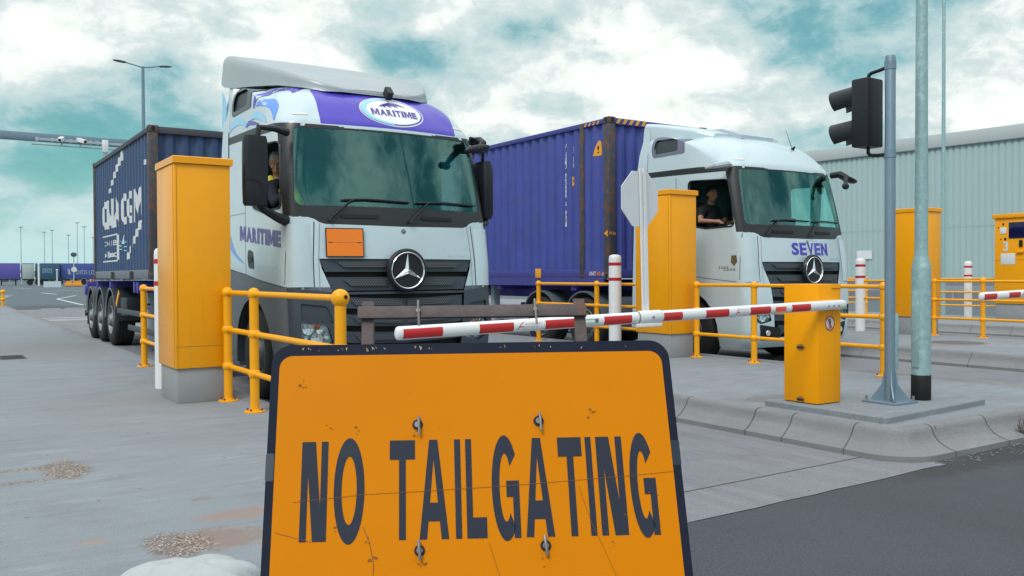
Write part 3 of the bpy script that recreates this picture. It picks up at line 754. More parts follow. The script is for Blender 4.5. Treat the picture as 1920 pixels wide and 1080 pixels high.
def barrier(label, off, group='red and white boom barriers'):
    ox, oy = off
    t = thing('boom_barrier', label, 'barrier', (6.69 + ox, 5.16 + oy, .255), 0, group)
    def L(b): return b.xform(Matrix.Translation((-6.69, -5.16, -.255)))
    ho = obj('housing', L(B().box(6.53, 6.85, 4.98, 5.35, .262, 1.325, .006)), YELB, t)
    obj('lid_seam', L(B().box(6.72, 6.846, 4.975, 4.98, 1.285, 1.289)), mat('seam_dark_yellow', (.40, .18, .012), .6), ho)
    obj('foot', L(B().box(6.545, 6.835, 4.995, 5.335, .245, .262)), BLK, ho)
    for z in (.76, .29):
        lk = B(); poly = [(5.165 + .075 * u, z + .03 * v) for u, v in ((-.0, .9), (.4, .6), (.6, .1), (.5, -.5), (.3, -.9), (-.3, -.9), (-.5, -.5), (-.6, .1), (-.4, .6))]
        lk.prism(poly, 'yz', 6.523, 6.529); lo = obj('lock', L(lk), mat('lock_brown', (.30, .16, .03), .5), ho)
        obj('keyhole', L(B().box(6.5195, 6.5225, 5.135, 5.195, z - .012, z + .004)), BLK, lo)
    # no pedestrians roundel
    cx, cz = 6.69, .975
    s = B().cyl((cx, 4.9795, cz), (cx, 4.977, cz), .064, n=28); si = obj('warning_roundel', L(s), STKW, t)
    s = B()
    for r0, r1 in ((.055, .066),):
        pts = [(cx + r1 * math.cos(R(a)), cz + r1 * math.sin(R(a))) for a in range(0, 360, 12)]; pin = [(cx + r0 * math.cos(R(a)), cz + r0 * math.sin(R(a))) for a in range(0, 360, 12)]
        for i in range(30):
            j = (i + 1) % 30; s.bm.faces.new([s.bm.verts.new((q[0], 4.9755, q[1])) for q in (pts[i], pts[j], pin[j], pin[i])])
    s.obox((cx, 4.9755, cz), (1, 0, -1.5), (0, 1, 0), (1.5, 0, 1), .056, .0006, .005)
    obj('ring', L(s), RED, si)
    s = B().cyl((cx, 4.9768, cz + .034), (cx, 4.976, cz + .034), .009, n=10); k_ = 1.4
    for dx, dz, tilt, hx, hz in ((0, .004, 0, .0085, .020), (-.010, -.029, .35, .004, .020), (.010, -.029, -.35, .004, .020), (-.013, .008, .5, .003, .014), (.013, .008, -.5, .003, .014)): s.obox((cx + dx, 4.9764, cz + dz), (1, 0, tilt), (0, 1, 0), (-tilt, 0, 1), hx, .0005, hz)
    obj('walking_figure', L(s), BLK, si)
    # the boom: elliptical tube
    x0, x1 = 2.41, 6.82
    def zb(x): return 1.060 + (x - x0) * (1.142 - 1.060) / (x1 - x0)
    def ring(x, ky=1.0, kz=1.0, n=20): return [(x, 4.93 + .032 * ky * math.cos(2 * math.pi * i / n), zb(x) + .043 * kz * math.sin(2 * math.pi * i / n)) for i in range(n)]
    bo = B().loft([ring(x0 - .012, .6, .6), ring(x0 - .004, .92, .92), ring(x0 + .004), ring(x1 - .03), ring(x1 + .01, .85, .85), ring(x1 + .03, .4, .4)])
    bm_ = obj('boom', L(bo), WHP, t, ang=50)
    for a, c in ((2.436, 2.714), (2.988, 3.255), (3.516, 3.779), (4.035, 4.298), (4.616, 4.81), (5.063, 5.32), (5.57, 5.815), (6.084, 6.329)):
        n = 20; s = B()
        idx = [i for i in range(n + 1) if -58 <= ((i * 18 + 90) % 360 - 180 if True else 0) <= 400]
        def arc(x): return [(x, 4.93 + .0335 * math.cos(R(q)), zb(x) + .0445 * math.sin(R(q))) for q in range(-232, 53, 15)]
        # the sticker wraps the side towards and away from the road but not the very top and bottom
        for lo, hi in ((138, 222), (-42, 42)): pass
        A = [(a, 4.93 + .0332 * math.cos(R(q)), zb(a) + .0442 * math.sin(R(q))) for q in range(205, 324, 9)]
        C = [(c, 4.93 + .0332 * math.cos(R(q)), zb(c) + .0442 * math.sin(R(q))) for q in range(205, 324, 9)]
        A = [(a, 4.93 - .0335 * math.cos(R(q)), zb(a) + .0445 * math.sin(R(q))) for q in range(-52, 44, 8)]
        C = [(c, 4.93 - .0335 * math.cos(R(q)), zb(c) + .0445 * math.sin(R(q))) for q in range(-52, 44, 8)]
        s.loft([A, C], cap=(False, False), closed=False)
        obj('red_stripe', L(s), RED, bm_)
    def on(x, z):  # a point on the camera-side skin of the boom, z from -1 to 1
        return (x, 4.93 - .0338 * math.sqrt(max(0, 1 - z * z)), zb(x) + .0448 * z)
    s = B(); text('AUTOMATIC', lambda u, v: on(3.345 + u * .135, .12 + v * .26), .0, b=s); obj('lettering', L(s), mat('faded_red_print', (.62, .30, .28), .5), bm_)
    s = B(); text('SYSTEMS', lambda u, v: on(3.345 + u * .11, -.34 + v * .26), .0, b=s); obj('lettering', L(s), mat('faded_grey_print', (.42, .42, .45), .5), bm_)
    s = B(); text('AUTOMATIC', lambda u, v: on(5.44 + u * .11, .12 + v * .26), .0, b=s); obj('lettering', L(s), mat('faded_pale_print', (.70, .55, .55), .5), bm_)
    s = B(); text('SYSTEMS', lambda u, v: on(5.44 + u * .09, -.34 + v * .26), .0, b=s); obj('lettering', L(s), mat('faded_pale_print', (.70, .55, .55), .5), bm_)
    s = B()
    for cx0, k in ((3.285, 1.0), (5.40, .8)):
        pts = [(0, -.55), (.012, -.2), (.03, .3), (.05, .55), (.052, -.45)]
        for (u0, v0), (u1, v1) in zip(pts, pts[1:]):
            q = [on(cx0 + u0 * k - .003, v0), on(cx0 + u0 * k + .004, v0), on(cx0 + u1 * k + .004, v1), on(cx0 + u1 * k - .003, v1)]
            s.bm.faces.new([s.bm.verts.new(p) for p in q])
        q = [on(cx0 + .012 * k, -.22), on(cx0 + .012 * k, -.08), on(cx0 + .052 * k, -.08), on(cx0 + .052 * k, -.22)]; s.bm.faces.new([s.bm.verts.new(p) for p in q])
    obj('logo', L(s), RED, bm_)
    s = B(); s.bm.faces.new([s.bm.verts.new(on(x, z)) for x, z in ((3.86, -.4), (3.985, -.4), (3.985, .38), (3.86, .38))]); obj('sticker', L(s), mat('green_sticker', (.35, .55, .47), .5), bm_)
    s = B(); s.bm.faces.new([s.bm.verts.new((p[0], p[1] - .0008, p[2])) for p in (on(3.95, -.2), on(3.98, -.2), on(3.98, .3), on(3.95, .3))]); obj('sticker_code', L(s), mat('sticker_dark', (.08, .12, .12), .5), bm_)
    s = B()
    for i in range(6):
        for jz in (-.3, .1): s.obox(on(5.885 + i * .022, jz), (1, 0, 0), (0, 1, 0), (0, 0, 1), .009, .002, .012)
    obj('marker_light', L(s), mat('red_lamp_lens', (.75, .10, .06), .3), bm_)
    s = B()
    for x in (6.57, 6.64, 6.71): s.cyl((x, 4.93 - .031, zb(x) - .006), (x, 4.93 - .037, zb(x) - .006), .008, n=10)
    obj('bolt', L(s), STEEL, bm_)
    # clamp collar and coupling sleeve
    s = B().loft([ring(4.385, 1.12, 1.10), ring(4.39, 1.18, 1.16), ring(4.60, 1.18, 1.16), ring(4.606, 1.12, 1.1)]); cl = obj('clamp_collar', L(s), WHP, bm_)
    obj('clamp_plate', L(B().box(4.35, 4.60, 4.90, 4.965, zb(4.48) - .072, zb(4.48) - .045, .004)), WHP, cl)
    s = B().loft([ring(4.372, 1.05, 1.04), ring(4.383, 1.05, 1.04)]); obj('sleeve_gap', L(s), mat('gap_grey', (.2, .2, .22), .6), bm_)
    s = B().cyl((4.50, 4.89, zb(4.5)), (4.50, 4.882, zb(4.5)), .009, n=10); obj('screw', L(s), STEEL, cl)
    # the arm carrier between housing and boom
    obj('arm_carrier', L(B().box(6.62, 6.78, 4.958, 4.9785, 1.095, 1.175, .006)), WHP, t)
    return t


barrier('yellow barrier cabinet with lowered red and white boom across the left truck lane', (0, 0))
barrier('red and white boom with only its tip showing at right edge by the kiosk', (7.83, .62)).scale = (1, 1, 1.1)

# the octagonal sign carried on the boom, seen from behind
t = thing('stop_sign', 'pale grey back of an octagonal sign on thin post clamped to boom', 'road sign', (4.485, 4.975, 1.10), R(6.5))
post = B().obox((-.022, .002, .555), (1, 0, 0), (0, 1, 0), (-.028, 0, 1), .010, .006, .56); obj('post', post, WHP, t)
post = B().obox((.016, .0, .555), (1, 0, 0), (0, 1, 0), (-.028, 0, 1), .014, .010, .56); obj('post', post, WHP, t)
R8 = .206; oc = [(-.028 + R8 / math.cos(R(22.5)) * math.cos(R(22.5 + 45 * i)) * .98, .885 + R8 / math.cos(R(22.5)) * math.sin(R(22.5 + 45 * i))) for i in range(8)]
obj('plate', B().prism(oc, 'xz', .014, .020), SIGNBK, t)
obj('front_face', B().prism([(x * .97 - .0008, .885 + (z - .885) * .97) for x, z in oc], 'xz', .0205, .0225), RED, t)
fb = B(); text('STOP', lambda u, v: (.12 - u * .30, .0235, .80 + v * .16), .03, b=fb); obj('lettering', fb, STKW, t)
b = B().box(-.035, .035, -.004, .012, -.03, .03, .003); obj('bracket', b, WHP, t)

# ------------------------------------------------------------------ traffic light
t = thing('traffic_light', 'grey pole with black two-lamp signal head facing away beside the barrier', 'traffic light', (7.21, 4.73, .255))
pl = B().lathe([(.046, .0), (.046, 3.09), (.040, 3.115), (.0, 3.125)], (0, 0, 0), n=20); obj('pole', pl, POLEG, t, ang=50)
b = B().box(-.17, .17, -.17, .17, 0, .018, .003)
obj('base_plate', b, POLEG, t)
b = B()
for a in (45, 135, 225, 315):
    ux = Vector((math.cos(R(a)), math.sin(R(a)), 0)); uy = Vector((0, 0, 1)).cross(ux)
    q = [(.044, .018), (.16, .018), (.16, .035), (.07, .16), (.05, .28), (.044, .28)]
    A = [b.bm.verts.new(ux * r + uy * .006 + Vector((0, 0, z))) for r, z in q]; C = [b.bm.verts.new(ux * r - uy * .006 + Vector((0, 0, z))) for r, z in q]
    b.bm.faces.new(A); b.bm.faces.new(C[::-1])
    for i in range(6): b.bm.faces.new((A[i], C[i], C[(i + 1) % 6], A[(i + 1) % 6]))
obj('gusset', b, POLEG, t)
b = B()
for x in (-.14, .14):
    for y in (-.14, .14): b.cyl((x, y, .018), (x, y, .06), .012, n=6)
obj('anchor_bolt', b, STEEL, t)
obj('access_door', B().box(.012, .05, -.055, .0, .30, .80, .004), GALV, t)
hd = B().box(-.12, .12, .145, .32, 2.32, 2.945, .018); h = obj('signal_head', hd, BLK, t)
obj('housing_seam', B().box(-.1205, .1205, .15, .315, 2.632, 2.636), DARK, h)
for z in (2.79, 2.48):
    v = B(); n = 18; A, C, A2, C2 = [], [], [], []
    for i in range(n + 1):
        a = R(-38 + 256 * i / n); ca, sa = math.cos(a), math.sin(a)
        A.append((.112 * ca, .32, z + .118 * sa)); C.append((.116 * ca, .60 - .05 * (1 - sa), z + .124 * sa - .026))
        A2.append((.104 * ca, .32, z + .110 * sa)); C2.append((.108 * ca, .598 - .05 * (1 - sa), z + .116 * sa - .026))
    v.loft([A, C], (False, False), False); v.loft([A2, C2], (False, False), False); v.loft([C, C2], (False, False), False)
    obj('visor', v, BLK, h)
    obj('lens', B().lathe([(.098, 0), (.07, .018), (0, .026)], (0, .3205, z), (0, 1, 0), 20), mat('red_signal_lens' if z > 2.6 else 'green_signal_lens', (.14, .008, .008) if z > 2.6 else (.008, .09, .05), .25), h)
obj('bracket', B().tube([(0, .02, 3.02), (0, .10, 3.005), (0, .19, 2.995), (0, .215, 2.98), (0, .22, 2.94)], .017, 8), BLK, t)
obj('bracket', B().tube([(0, .02, 2.235), (0, .12, 2.235), (0, .20, 2.245), (0, .222, 2.27), (0, .222, 2.33)], .017, 8), BLK, t)
for z in (2.99, 2.2): obj('bracket_clamp', B().lathe([(.05, 0), (.05, .07)], (0, 0, z), n=18), POLEG, t)

# ------------------------------------------------------------------ lamp columns
def lamp_column(label, loc, r0, r1, h, shoulder=None, double=False, group=None, arm=1.3, material=GALV, detail=True):
    t = thing('lamp_post', label, 'lamp post', loc, 0, group)
    prof = [(r0, 0), (r0, shoulder or .6)]
    if shoulder: prof += [(r0 * .98, shoulder + .03), (r1 * 1.12, shoulder + .11), (r1 * 1.02, shoulder + .14)]
    prof += [(r1, (shoulder or .6) + .2), (r1 * .62, h)]
    obj('column', B().lathe(prof, (0, 0, 0), n=24 if detail else 8), material, t, ang=50)
    for s in ((-1, 1) if double else (-1,)):
        a = B().tube([(0, 0, h - .06), (s * arm * .35, 0, h + .02), (s * arm * .8, 0, h + .12)], .035, 8)
        ar = obj('arm', a, material, t)
        hd = B().loft([[(s * (arm * .75 + u * arm * .62), wy * .16 * k, h + .115 + u * .06 + zz * .055 * k) for wy, zz in ((-1, -.6), (1, -.6), (1, .4), (.5, 1), (-.5, 1), (-1, .4))] for u, k in ((0, .45), (.15, .9), (.6, 1), (.9, .7), (1, .25))])
        obj('lantern', hd, mat('lantern_grey', (.07, .085, .11), .5), ar)
    return t


lp1 = lamp_column('near galvanised lamp column with thick base and black band beside traffic light', (7.60, 4.67, .255), .084, .058, 8.0, 1.19)
obj('black_band', B().lathe([(.0845, .0), (.0862, .003), (.0862, .227), (.0845, .23)], (0, 0, 0), n=24), DARK, lp1)
obj('access_door', B().box(-.092, -.06, -.03, .035, .30, 1.0, .003), GALV, lp1)
lamp_column('thin tall lamp column in front of the warehouse wall, behind the right cabinet', (28.8, 16.9, 0), .085, .072, 14, None, False)
lamp_column('tall double-armed lamp post in the yard above the navy container', (9.98, 52, 0), .17, .13, 13.05, None, True, arm=1.12, material=POLEG)

# far lamp masts of the yard
for i, (px, X, zt, lab) in enumerate(((40, 12.9, 9.0, 'thin far mast above the purple trailer at left'), (72, 16.4, 8.3, 'pale far mast above the white trailer end'), (98, 17.6, 8.6, 'thin far mast above the green trailer'), (122, 20.1, 7.9, 'shorter far mast above the green trailer'),
                                      (138, 21.5, 9.9, 'tallest of the thin far masts left of the navy container'), (148, 22.6, 9.3, 'thin far mast above the dark blue trailer'), (162, 24.0, 7.6, 'far mast nearest the navy container'))):
    t = thing('lamp_mast', lab, 'lamp post', (X * 1.18, 200, 0), 0, 'far lamp masts across the yard')
    obj('column', B().cyl((0, 0, 0), (0, 0, zt * 1.28), .10, .06, 8), mat('far_mast_grey', (.38, .52, .54), .6), t)
    obj('lantern_ring', B().lathe([(.15, 0), (.45, .05), (.45, .16), (.15, .22)], (0, 0, zt * 1.28 - .2), n=8), mat('far_mast_grey', (.35, .45, .48), .6), t)

# ------------------------------------------------------------------ truck cab
def smooth_table(tab):
    xs = [a for a, _ in tab]; ys = [b for _, b in tab]; n = len(xs)
    d = [(ys[i + 1] - ys[i]) / (xs[i + 1] - xs[i]) for i in range(n - 1)]
    m = [d[0]] + [0 if d[i - 1] * d[i] <= 0 else 2 * d[i - 1] * d[i] / (d[i - 1] + d[i]) for i in range(1, n - 1)] + [d[-1]]
    def f(x):
        if x <= xs[0]: return ys[0]
        if x >= xs[-1]: return ys[-1]
        i = max(k for k in range(n - 1) if xs[k] <= x); h = xs[i + 1] - xs[i]; t = (x - xs[i]) / h
        return ys[i] * (2 * t ** 3 - 3 * t ** 2 + 1) + h * m[i] * (t ** 3 - 2 * t ** 2 + t) + ys[i + 1] * (-2 * t ** 3 + 3 * t ** 2) + h * m[i + 1] * (t ** 3 - t ** 2)
    return f


YF = smooth_table([(.28, .20), (.40, .07), (.6, .02), (.95, 0), (1.22, .015), (1.60, .04), (1.97, .085), (2.17, .125), (3.02, .33), (3.09, .35), (3.2, .42), (3.34, .53), (3.46, .67), (3.56, .86), (3.64, 1.12), (3.70, 1.42), (3.75, 1.75), (3.80, 2.0)])
WF = smooth_table([(.28, 1.14), (.5, 1.215), (.9, 1.24), (1.5, 1.248), (2.1, 1.245), (3.02, 1.215), (3.2, 1.185), (3.4, 1.13), (3.55, 1.06), (3.66, .97), (3.74, .88), (3.80, .80)])
WR = smooth_table([(.28, 1.20), (.9, 1.245), (2.1, 1.248), (3.02, 1.24), (3.4, 1.225), (3.6, 1.195), (3.70, 1.14), (3.76, 1.06), (3.80, .95)])
RC = smooth_table([(.28, .20), (1, .16), (2.1, .17), (3.02, .25), (3.3, .44), (3.6, .60), (3.80, .62)])
BW = smooth_table([(.28, .12), (1, .16), (2.1, .20), (3.02, .20), (3.3, .25), (3.6, .34), (3.80, .3)])
YB = 2.40


def sst(x, a, b):
    t = min(1, max(0, (x - a) / (b - a))); return t * t * (3 - 2 * t)


def cab_shell(inset=0.0):
    zs = []; z = .30
    while z < 3.0: zs.append(z); z += .045
    while z < 3.56: zs.append(z); z += .028
    while z < 3.80: zs.append(z); z += .012
    zs.append(3.80)
    rings = []
    for z in zs:
        yf, w, wr, r, bw = YF(z) + inset, WF(z) - inset, WR(z) - inset, RC(z), BW(z)
        xe = w - r; ye = yf + bw * (xe / 1.2) ** 2; half = []
        nF, nC, nS = 16, 9, 26
        for i in range(nF): x = xe * i / nF; half.append((x, yf + bw * (x / 1.2) ** 2))
        for i in range(nC):
            t = math.pi / 2 * i / nC; half.append((xe + r * math.sin(t), ye + r * 1.05 * (1 - math.cos(t))))
        y0 = ye + r * 1.05; yb = YB - inset
        y0 = min(y0, yb - .3)
        for i in range(nS + 1):
            y = y0 + (yb - .07 - y0) * i / nS; half.append((w + (wr - w) * sst(y, .75, 1.55), y))
        half += [(wr - .02, yb - .02), (wr - .07, yb)]
        half += [(wr * k / 4, yb) for k in (3, 2, 1)]
        ring = [(x, y, z - (inset if z > 3.5 else 0)) for x, y in half] + [(0, yb, z - (inset if z > 3.5 else 0))] + [(-x, y, z - (inset if z > 3.5 else 0)) for x, y in reversed(half[1:])]
        rings.append(ring)
    b = B(); b.loft(rings, cap=(False, True))
    bmesh.ops.recalc_face_normals(b.bm, faces=b.bm.faces)
    b.bm.normal_update()
    if max(b.bm.faces, key=lambda f: f.calc_center_median().z).normal.z < 0:
        bmesh.ops.reverse_faces(b.bm, faces=b.bm.faces); b.bm.normal_update()
    lay = b.bm.verts.layers.float_vector.new('nrm')
    for v in b.bm.verts: v[lay] = v.normal
    return b.bm


def mirror_poly(p): return [(-x, z) for x, z in reversed(p)]


WSP = corners([(-1.135, 2.165), (1.135, 2.165), (1.085, 3.015), (-1.085, 3.015)], [.09, .09, .06, .06])
WINP = corners([(.415, 2.14), (1.0, 2.13), (1.36, 2.20), (1.37, 2.90), (.545, 2.86)], [.06, .05, .07, .08, .09])
# y grows rearwards, so the same outline serves both sides
FRONT = lambda f: f.normal.y < -.12
LEFT = lambda f: f.normal.x < -.15 and f.normal.y < .6
RIGHT = lambda f: f.normal.x > .15 and f.normal.y < .6


def grille_mat():
    m = bpy.data.materials.new('grille_mesh'); m.use_nodes = True; n = NT(m.node_tree); b = n.n['Principled BSDF']
    tc = n.node('ShaderNodeTexCoord'); mp = n.node('ShaderNodeMapping'); n.l.new(tc.outputs['Object'], mp.inputs[0]); mp.inputs['Rotation'].default_value = (R(90), 0, 0); mp.inputs['Scale'].default_value = (1, 1, 1)
    sp = n.node('ShaderNodeSeparateXYZ'); n.l.new(tc.outputs['Object'], sp.inputs[0])
    x = n.math('MULTIPLY', sp.outputs[0], 34.0); z = n.math('MULTIPLY', sp.outputs[2], 56.0)
    row = n.math('MODULO', n.math('FLOOR', z), 2.0)
    fx = n.math('SUBTRACT', n.math('FRACT', n.math('ADD', x, n.math('MULTIPLY', row, .5))), .5); fz = n.math('SUBTRACT', n.math('FRACT', z), .5)
    d = n.math('SQRT', n.math('ADD', n.math('MULTIPLY', fx, fx), n.math('MULTIPLY', fz, fz)))
    c = n.mix(n.step(d, .32, .42), (.003, .003, .004), (.085, .10, .12))
    n.l.new(c, b.inputs['Base Color']); b.inputs['Roughness'].default_value = .5
    return m


GRM = grille_mat()


def make_truck(label, X0, Y0, style, group):
    one = style == 1
    t = thing('truck', label, 'lorry', (X0, Y0, 0), 0, group)
    bm = cab_shell()
    bvh = BVHTree.FromBMesh(bm)

    def onf(x, z, off=.004):
        h, nn, _, _ = bvh.ray_cast(Vector((x, -4, z)), Vector((0, 1, 0)))
        if h is None: return Vector((x, .6, z))
        return h + (nn if nn.y < 0 else -nn) * off

    def ons(y, z, off=.004, s=-1):
        h, nn, _, _ = bvh.ray_cast(Vector((4 * s, y, z)), Vector((-s, 0, 0)))
        if h is None: return Vector((1.2 * s, y, z))
        return h + (nn if nn.x * s > 0 else -nn) * off

    def projf(b, off, step=.05):  # b: sheet in the xz plane
        xs = [v.co.x for v in b.bm.verts]; chop(b, 0, min(xs) + step * .5, max(xs), step)
        zs = [v.co.z for v in b.bm.verts]; chop(b, 2, min(zs) + step * .5, max(zs), step)
        for v in b.bm.verts: v.co = onf(v.co.x, v.co.z, off)
        return b

    def projs(b, off, step=.06, s=-1):  # b: sheet in the yz plane
        xs = [v.co.y for v in b.bm.verts]; chop(b, 1, min(xs) + step * .5, max(xs), step)
        zs = [v.co.z for v in b.bm.verts]; chop(b, 2, min(zs) + step * .5, max(zs), step)
        for v in b.bm.verts: v.co = ons(v.co.y, v.co.z, off, s)
        return b

    def line(pts, wd, side=None, off=.003, name='panel_gap', m=None, parent=None):
        b = B()
        for a, c in zip(pts, pts[1:]):
            a, c = Vector(a), Vector(c); d = (c - a).normalized(); nn = Vector((-d.y, d.x)) * wd / 2; k = max(1, int((c - a).length / .05))
            for i in range(k):
                p, q = a + (c - a) * i / k, a + (c - a) * (i + 1) / k
                f = (lambda u: ons(u.x, u.y, off, side)) if side else (lambda u: onf(u.x, u.y, off))
                b.bm.faces.new([b.bm.verts.new(f(u)) for u in (p + nn, p - nn, q - nn, q + nn)])
        return obj(name, b, m or BLK, parent or t)

    paint = WHT
    low = GREY if one else WHT
    cabobj_children = []
    # --- windscreen, black surrounds
    ws = extract(bm, cut(bm, WSP, 'xz', FRONT), .004)
    glass_o = obj('windscreen', ws, WSG, t, fix=False)
    sc = [(-1.30, 2.05), (-1.03, 2.045), (-.95, 2.02), (-.90, 1.985), (-.84, 1.968), (0, 1.955), (.84, 1.968), (.90, 1.985), (.95, 2.02), (1.03, 2.045), (1.30, 2.05), (1.30, 3.0352), (-1.30, 3.0352)]
    obj('windscreen_surround', extract(bm, cut(bm, sc, 'xz', lambda f: f.normal.y < -.35)), TRIM, t, fix=False)
    trim = [(-.1, 2.04), (.29, 2.04), (.325, 2.25), (.445, 2.94), (.52, 2.985), (2.38, 3.035), (2.38, 3.125), (1.2, 3.105), (.5, 3.065), (.2, 3.035), (-.1, 3.035)]
    for s, cond in ((-1, LEFT), (1, RIGHT)):
        obj('pillar_trim', extract(bm, cut(bm, trim, 'yz', cond)), TRIM, t, fix=False)
    # --- side windows: the driver's one is open, the other one glazed
    extract(bm, cut(bm, WINP, 'yz', LEFT)).free()
    obj('side_window', extract(bm, cut(bm, WINP, 'yz', RIGHT), .006), SIDEG, t, fix=False)
    # rubber seal round the open window
    pts = [ons(y, z, .002) for y, z in WINP]; b = B(); b.tube(pts + [pts[0]], .011, 6, False); obj('window_seal', b, BLK, t)
    # --- high mesh window on the flank
    hv = corners([(1.46, 3.365), (2.20, 3.36), (2.25, 3.52), (2.22, 3.70), (1.60, 3.675), (1.50, 3.60)], .05)
    hi = corners([(1.62, 3.415), (2.15, 3.41), (2.185, 3.53), (2.16, 3.65), (1.70, 3.63), (1.63, 3.57)], .04)
    for s, cond in ((-1, LEFT), (1, RIGHT)):
        inn = extract(bm, cut(bm, hi, 'yz', cond), .025)
        frn = extract(bm, cut(bm, hv, 'yz', cond), -.008)
        fo = obj('side_locker_frame', frn, GREY2 if one else mat('mauve_grey_plastic', (.16, .16, .24), .4), t, fix=False)
        obj('mesh_panel', inn, mat('flank_mesh', (.035, .045, .055), .5), fo, fix=False)
    # --- front grille opening
    gp = [(-.925, 1.60), (.925, 1.60), (.905, 1.50), (.80, 1.245), (-.80, 1.245), (-.905, 1.50)]
    rec = extract(bm, cut(bm, gp, 'xz', FRONT), .07)
    gr = obj('grille', rec, DARK, t, fix=False)

    def slat(pts, off, m, name='slat', parent=gr, th=.02):
        b = B().sheet(pts, 'xz', 0); projf(b, off, .06); thick(b, th)
        return obj(name, b, m, parent, ang=30)
    for za, zb_, wa, wb in ((1.592, 1.462, .915, .872), (1.405, 1.262, .855, .802)):
        slat([(-wa, za), (wa, za), (wb, zb_), (-wb, zb_)], -.012, GREY)
        for s in (-1, 1):
            q = [(s * .21, za - .022), (s * (wa - .16), za - .022), (s * (wb - .20), zb_ + .045), (s * .21, zb_ + .045)]
            slat(q, .010, GRM, 'mesh_insert', th=.002)
    # --- bumper
    side_low = [(-.2, .15), (2.6, .15), (2.6, 1.535), (2.2, 1.50), (1.1, 1.375), (.3, 1.305), (-.2, 1.29)]
    lowf = [(-1.35, .15), (1.35, .15), (1.35, 1.300), (1.10, 1.278), (.93, 1.262), (.80, 1.2449), (-.80, 1.2449), (-.93, 1.262), (-1.10, 1.278), (-1.35, 1.300)]
    arch = [(1.42 + .66 * math.cos(R(a)), .50 + .66 * math.sin(R(a))) for a in range(-40, 221, 13)]
    for cond in (LEFT, RIGHT): extract(bm, cut(bm, arch, 'yz', cond)).free()
    hl = {}
    bfaces = cut(bm, lowf, 'xz', lambda f: f.normal.y < -.30)
    bb = extract(bm, bfaces)
    # openings of the bumper: centre grille, lamp recesses
    cgp = [(-.80, 1.22), (.80, 1.22), (.74, .62), (.60, .46), (-.60, .46), (-.74, .62)]
    cg = obj('bumper_grille', extract(bb, cut(bb, cgp, 'xz', FRONT), .09), DARK, t, fix=False)
    lampp = corners([(-1.145, .93), (-.86, .895), (-.80, .71), (-1.0, .665), (-1.12, .72)], .03)
    recp = corners([(-1.13, 1.13), (-.86, 1.10), (-.80, .915), (-1.13, .955)], [.02, .05, .02, .02])
    for sgn in (1, -1):
        lp_ = lampp if sgn == 1 else mirror_poly(lampp)
        rp = recp if sgn == 1 else mirror_poly(recp)
        lens = extract(bb, cut(bb, lp_, 'xz', FRONT), .0)
        back = lens.copy()
        lay = back.verts.layers.float_vector.get('nrm')
        for v in back.verts: v.co -= v[lay] * .05
        ho = obj('headlight', back, mat('lamp_bowl', (.48, .52, .55), .3, metal=.6, var=.25, vscale=25), t, fix=False)
        obj('lens', lens, LENS, ho, fix=False)
        rb = B()
        for cx, cz, rr in ((-1.06, .855, .055), (-.93, .845, .045), (-.97, .755, .062), (-1.07, .765, .03), (-.87, .775, .035)):
            p = onf(sgn * cx, cz, -.04); rb.lathe([(0, .008), (rr * .45, .010), (rr * .5, .022), (rr, .030), (rr * 1.05, .026), (rr * .9, 0)], p, (sgn * .35 * -1, -1, .1), 18)
        obj('reflector', rb, LAMPG, ho, ang=20)
        p = onf(sgn * -.965, .885, -.03); obj('indicator', B().sph(p, .03), AMB, ho)
        if one:
            rc = extract(bb, cut(bb, rp, 'xz', FRONT), .018); obj('lamp_recess', rc, BLK if False else mat('recess_grey', (.035, .045, .06), .5), t, fix=False)
    obj('bumper', bb, low, t, fix=False)
    for cond in (LEFT, RIGHT):
        obj('lower_side', extract(bm, cut(bm, side_low, 'yz', cond)), GREY2 if one else WHT, t, fix=False)
    for i, (zc, hw) in enumerate(((1.135, .785), (.95, .765), (.765, .745), (.58, .66))):
        q = [(-hw, zc + .065), (-hw * .5, zc + .045), (0, zc + .035), (hw * .5, zc + .045), (hw, zc + .065), (hw - .01, zc - .055), (hw * .5, zc - .075), (0, zc - .085), (-hw * .5, zc - .075), (-hw + .01, zc - .055)]
        slat(q, -.02, GREY if one or i > 0 else GREY, parent=cg)
        for s in (-1, 1):
            qq = [(s * .03, zc + .02), (s * (hw - .16), zc + .042), (s * (hw - .22), zc - .03), (s * .03, zc - .045)]
            slat(qq, .002, GRM, 'mesh_insert', parent=cg, th=.002)
    if not one:
        for s in (-1, 1):
            q = [(s * .62, .60), (s * 1.02, .66), (s * .98, .42), (s * .60, .40)]
            b = B().sheet(corners(q, .03), 'xz', 0); projf(b, .004); obj('fog_recess', b, BLK, t)
            p = onf(s * .86, .53, .01); obj('fog_lamp', B().lathe([(0, .012), (.04, .01), (.045, 0)], p, (0, -1, 0), 16), LAMPG, t)
    # --- liveried fascia above the windscreen
    if one:
        fp = corners([(-.79, 3.068), (.90, 3.068), (.965, 3.52), (-.75, 3.52)], [.02, .02, .03, .03])
        fas = obj('fascia_panel', extract(bm, cut(bm, fp, 'xz', FRONT)), PURP, t, fix=False)
        cx, cz = .10, 3.285
        def ell(rx, rz, dx=0, dz=0, m=48): return [(cx + dx + rx * math.cos(2 * math.pi * i / m), cz + dz + rz * math.sin(2 * math.pi * i / m)) for i in range(m)]
        for rx, rz, m, off, nm in ((.405, .188, STKW, .003, 'oval_rim'), (.388, .172, PURP, .005, 'oval_ring'), (.365, .158, mat('logo_white', (.80, .84, .86), .3), .007, 'oval_field')):
            b = B().sheet(ell(rx, rz), 'xz', 0); obj(nm, projf(b, off), m, fas)
        arc_ = [(cx + .388 * math.cos(R(a)), cz + .172 * math.sin(R(a))) for a in range(95, 266, 8)] + [(cx + .02 + .345 * math.cos(R(a)), cz + .150 * math.sin(R(a))) for a in range(265, 94, -8)]
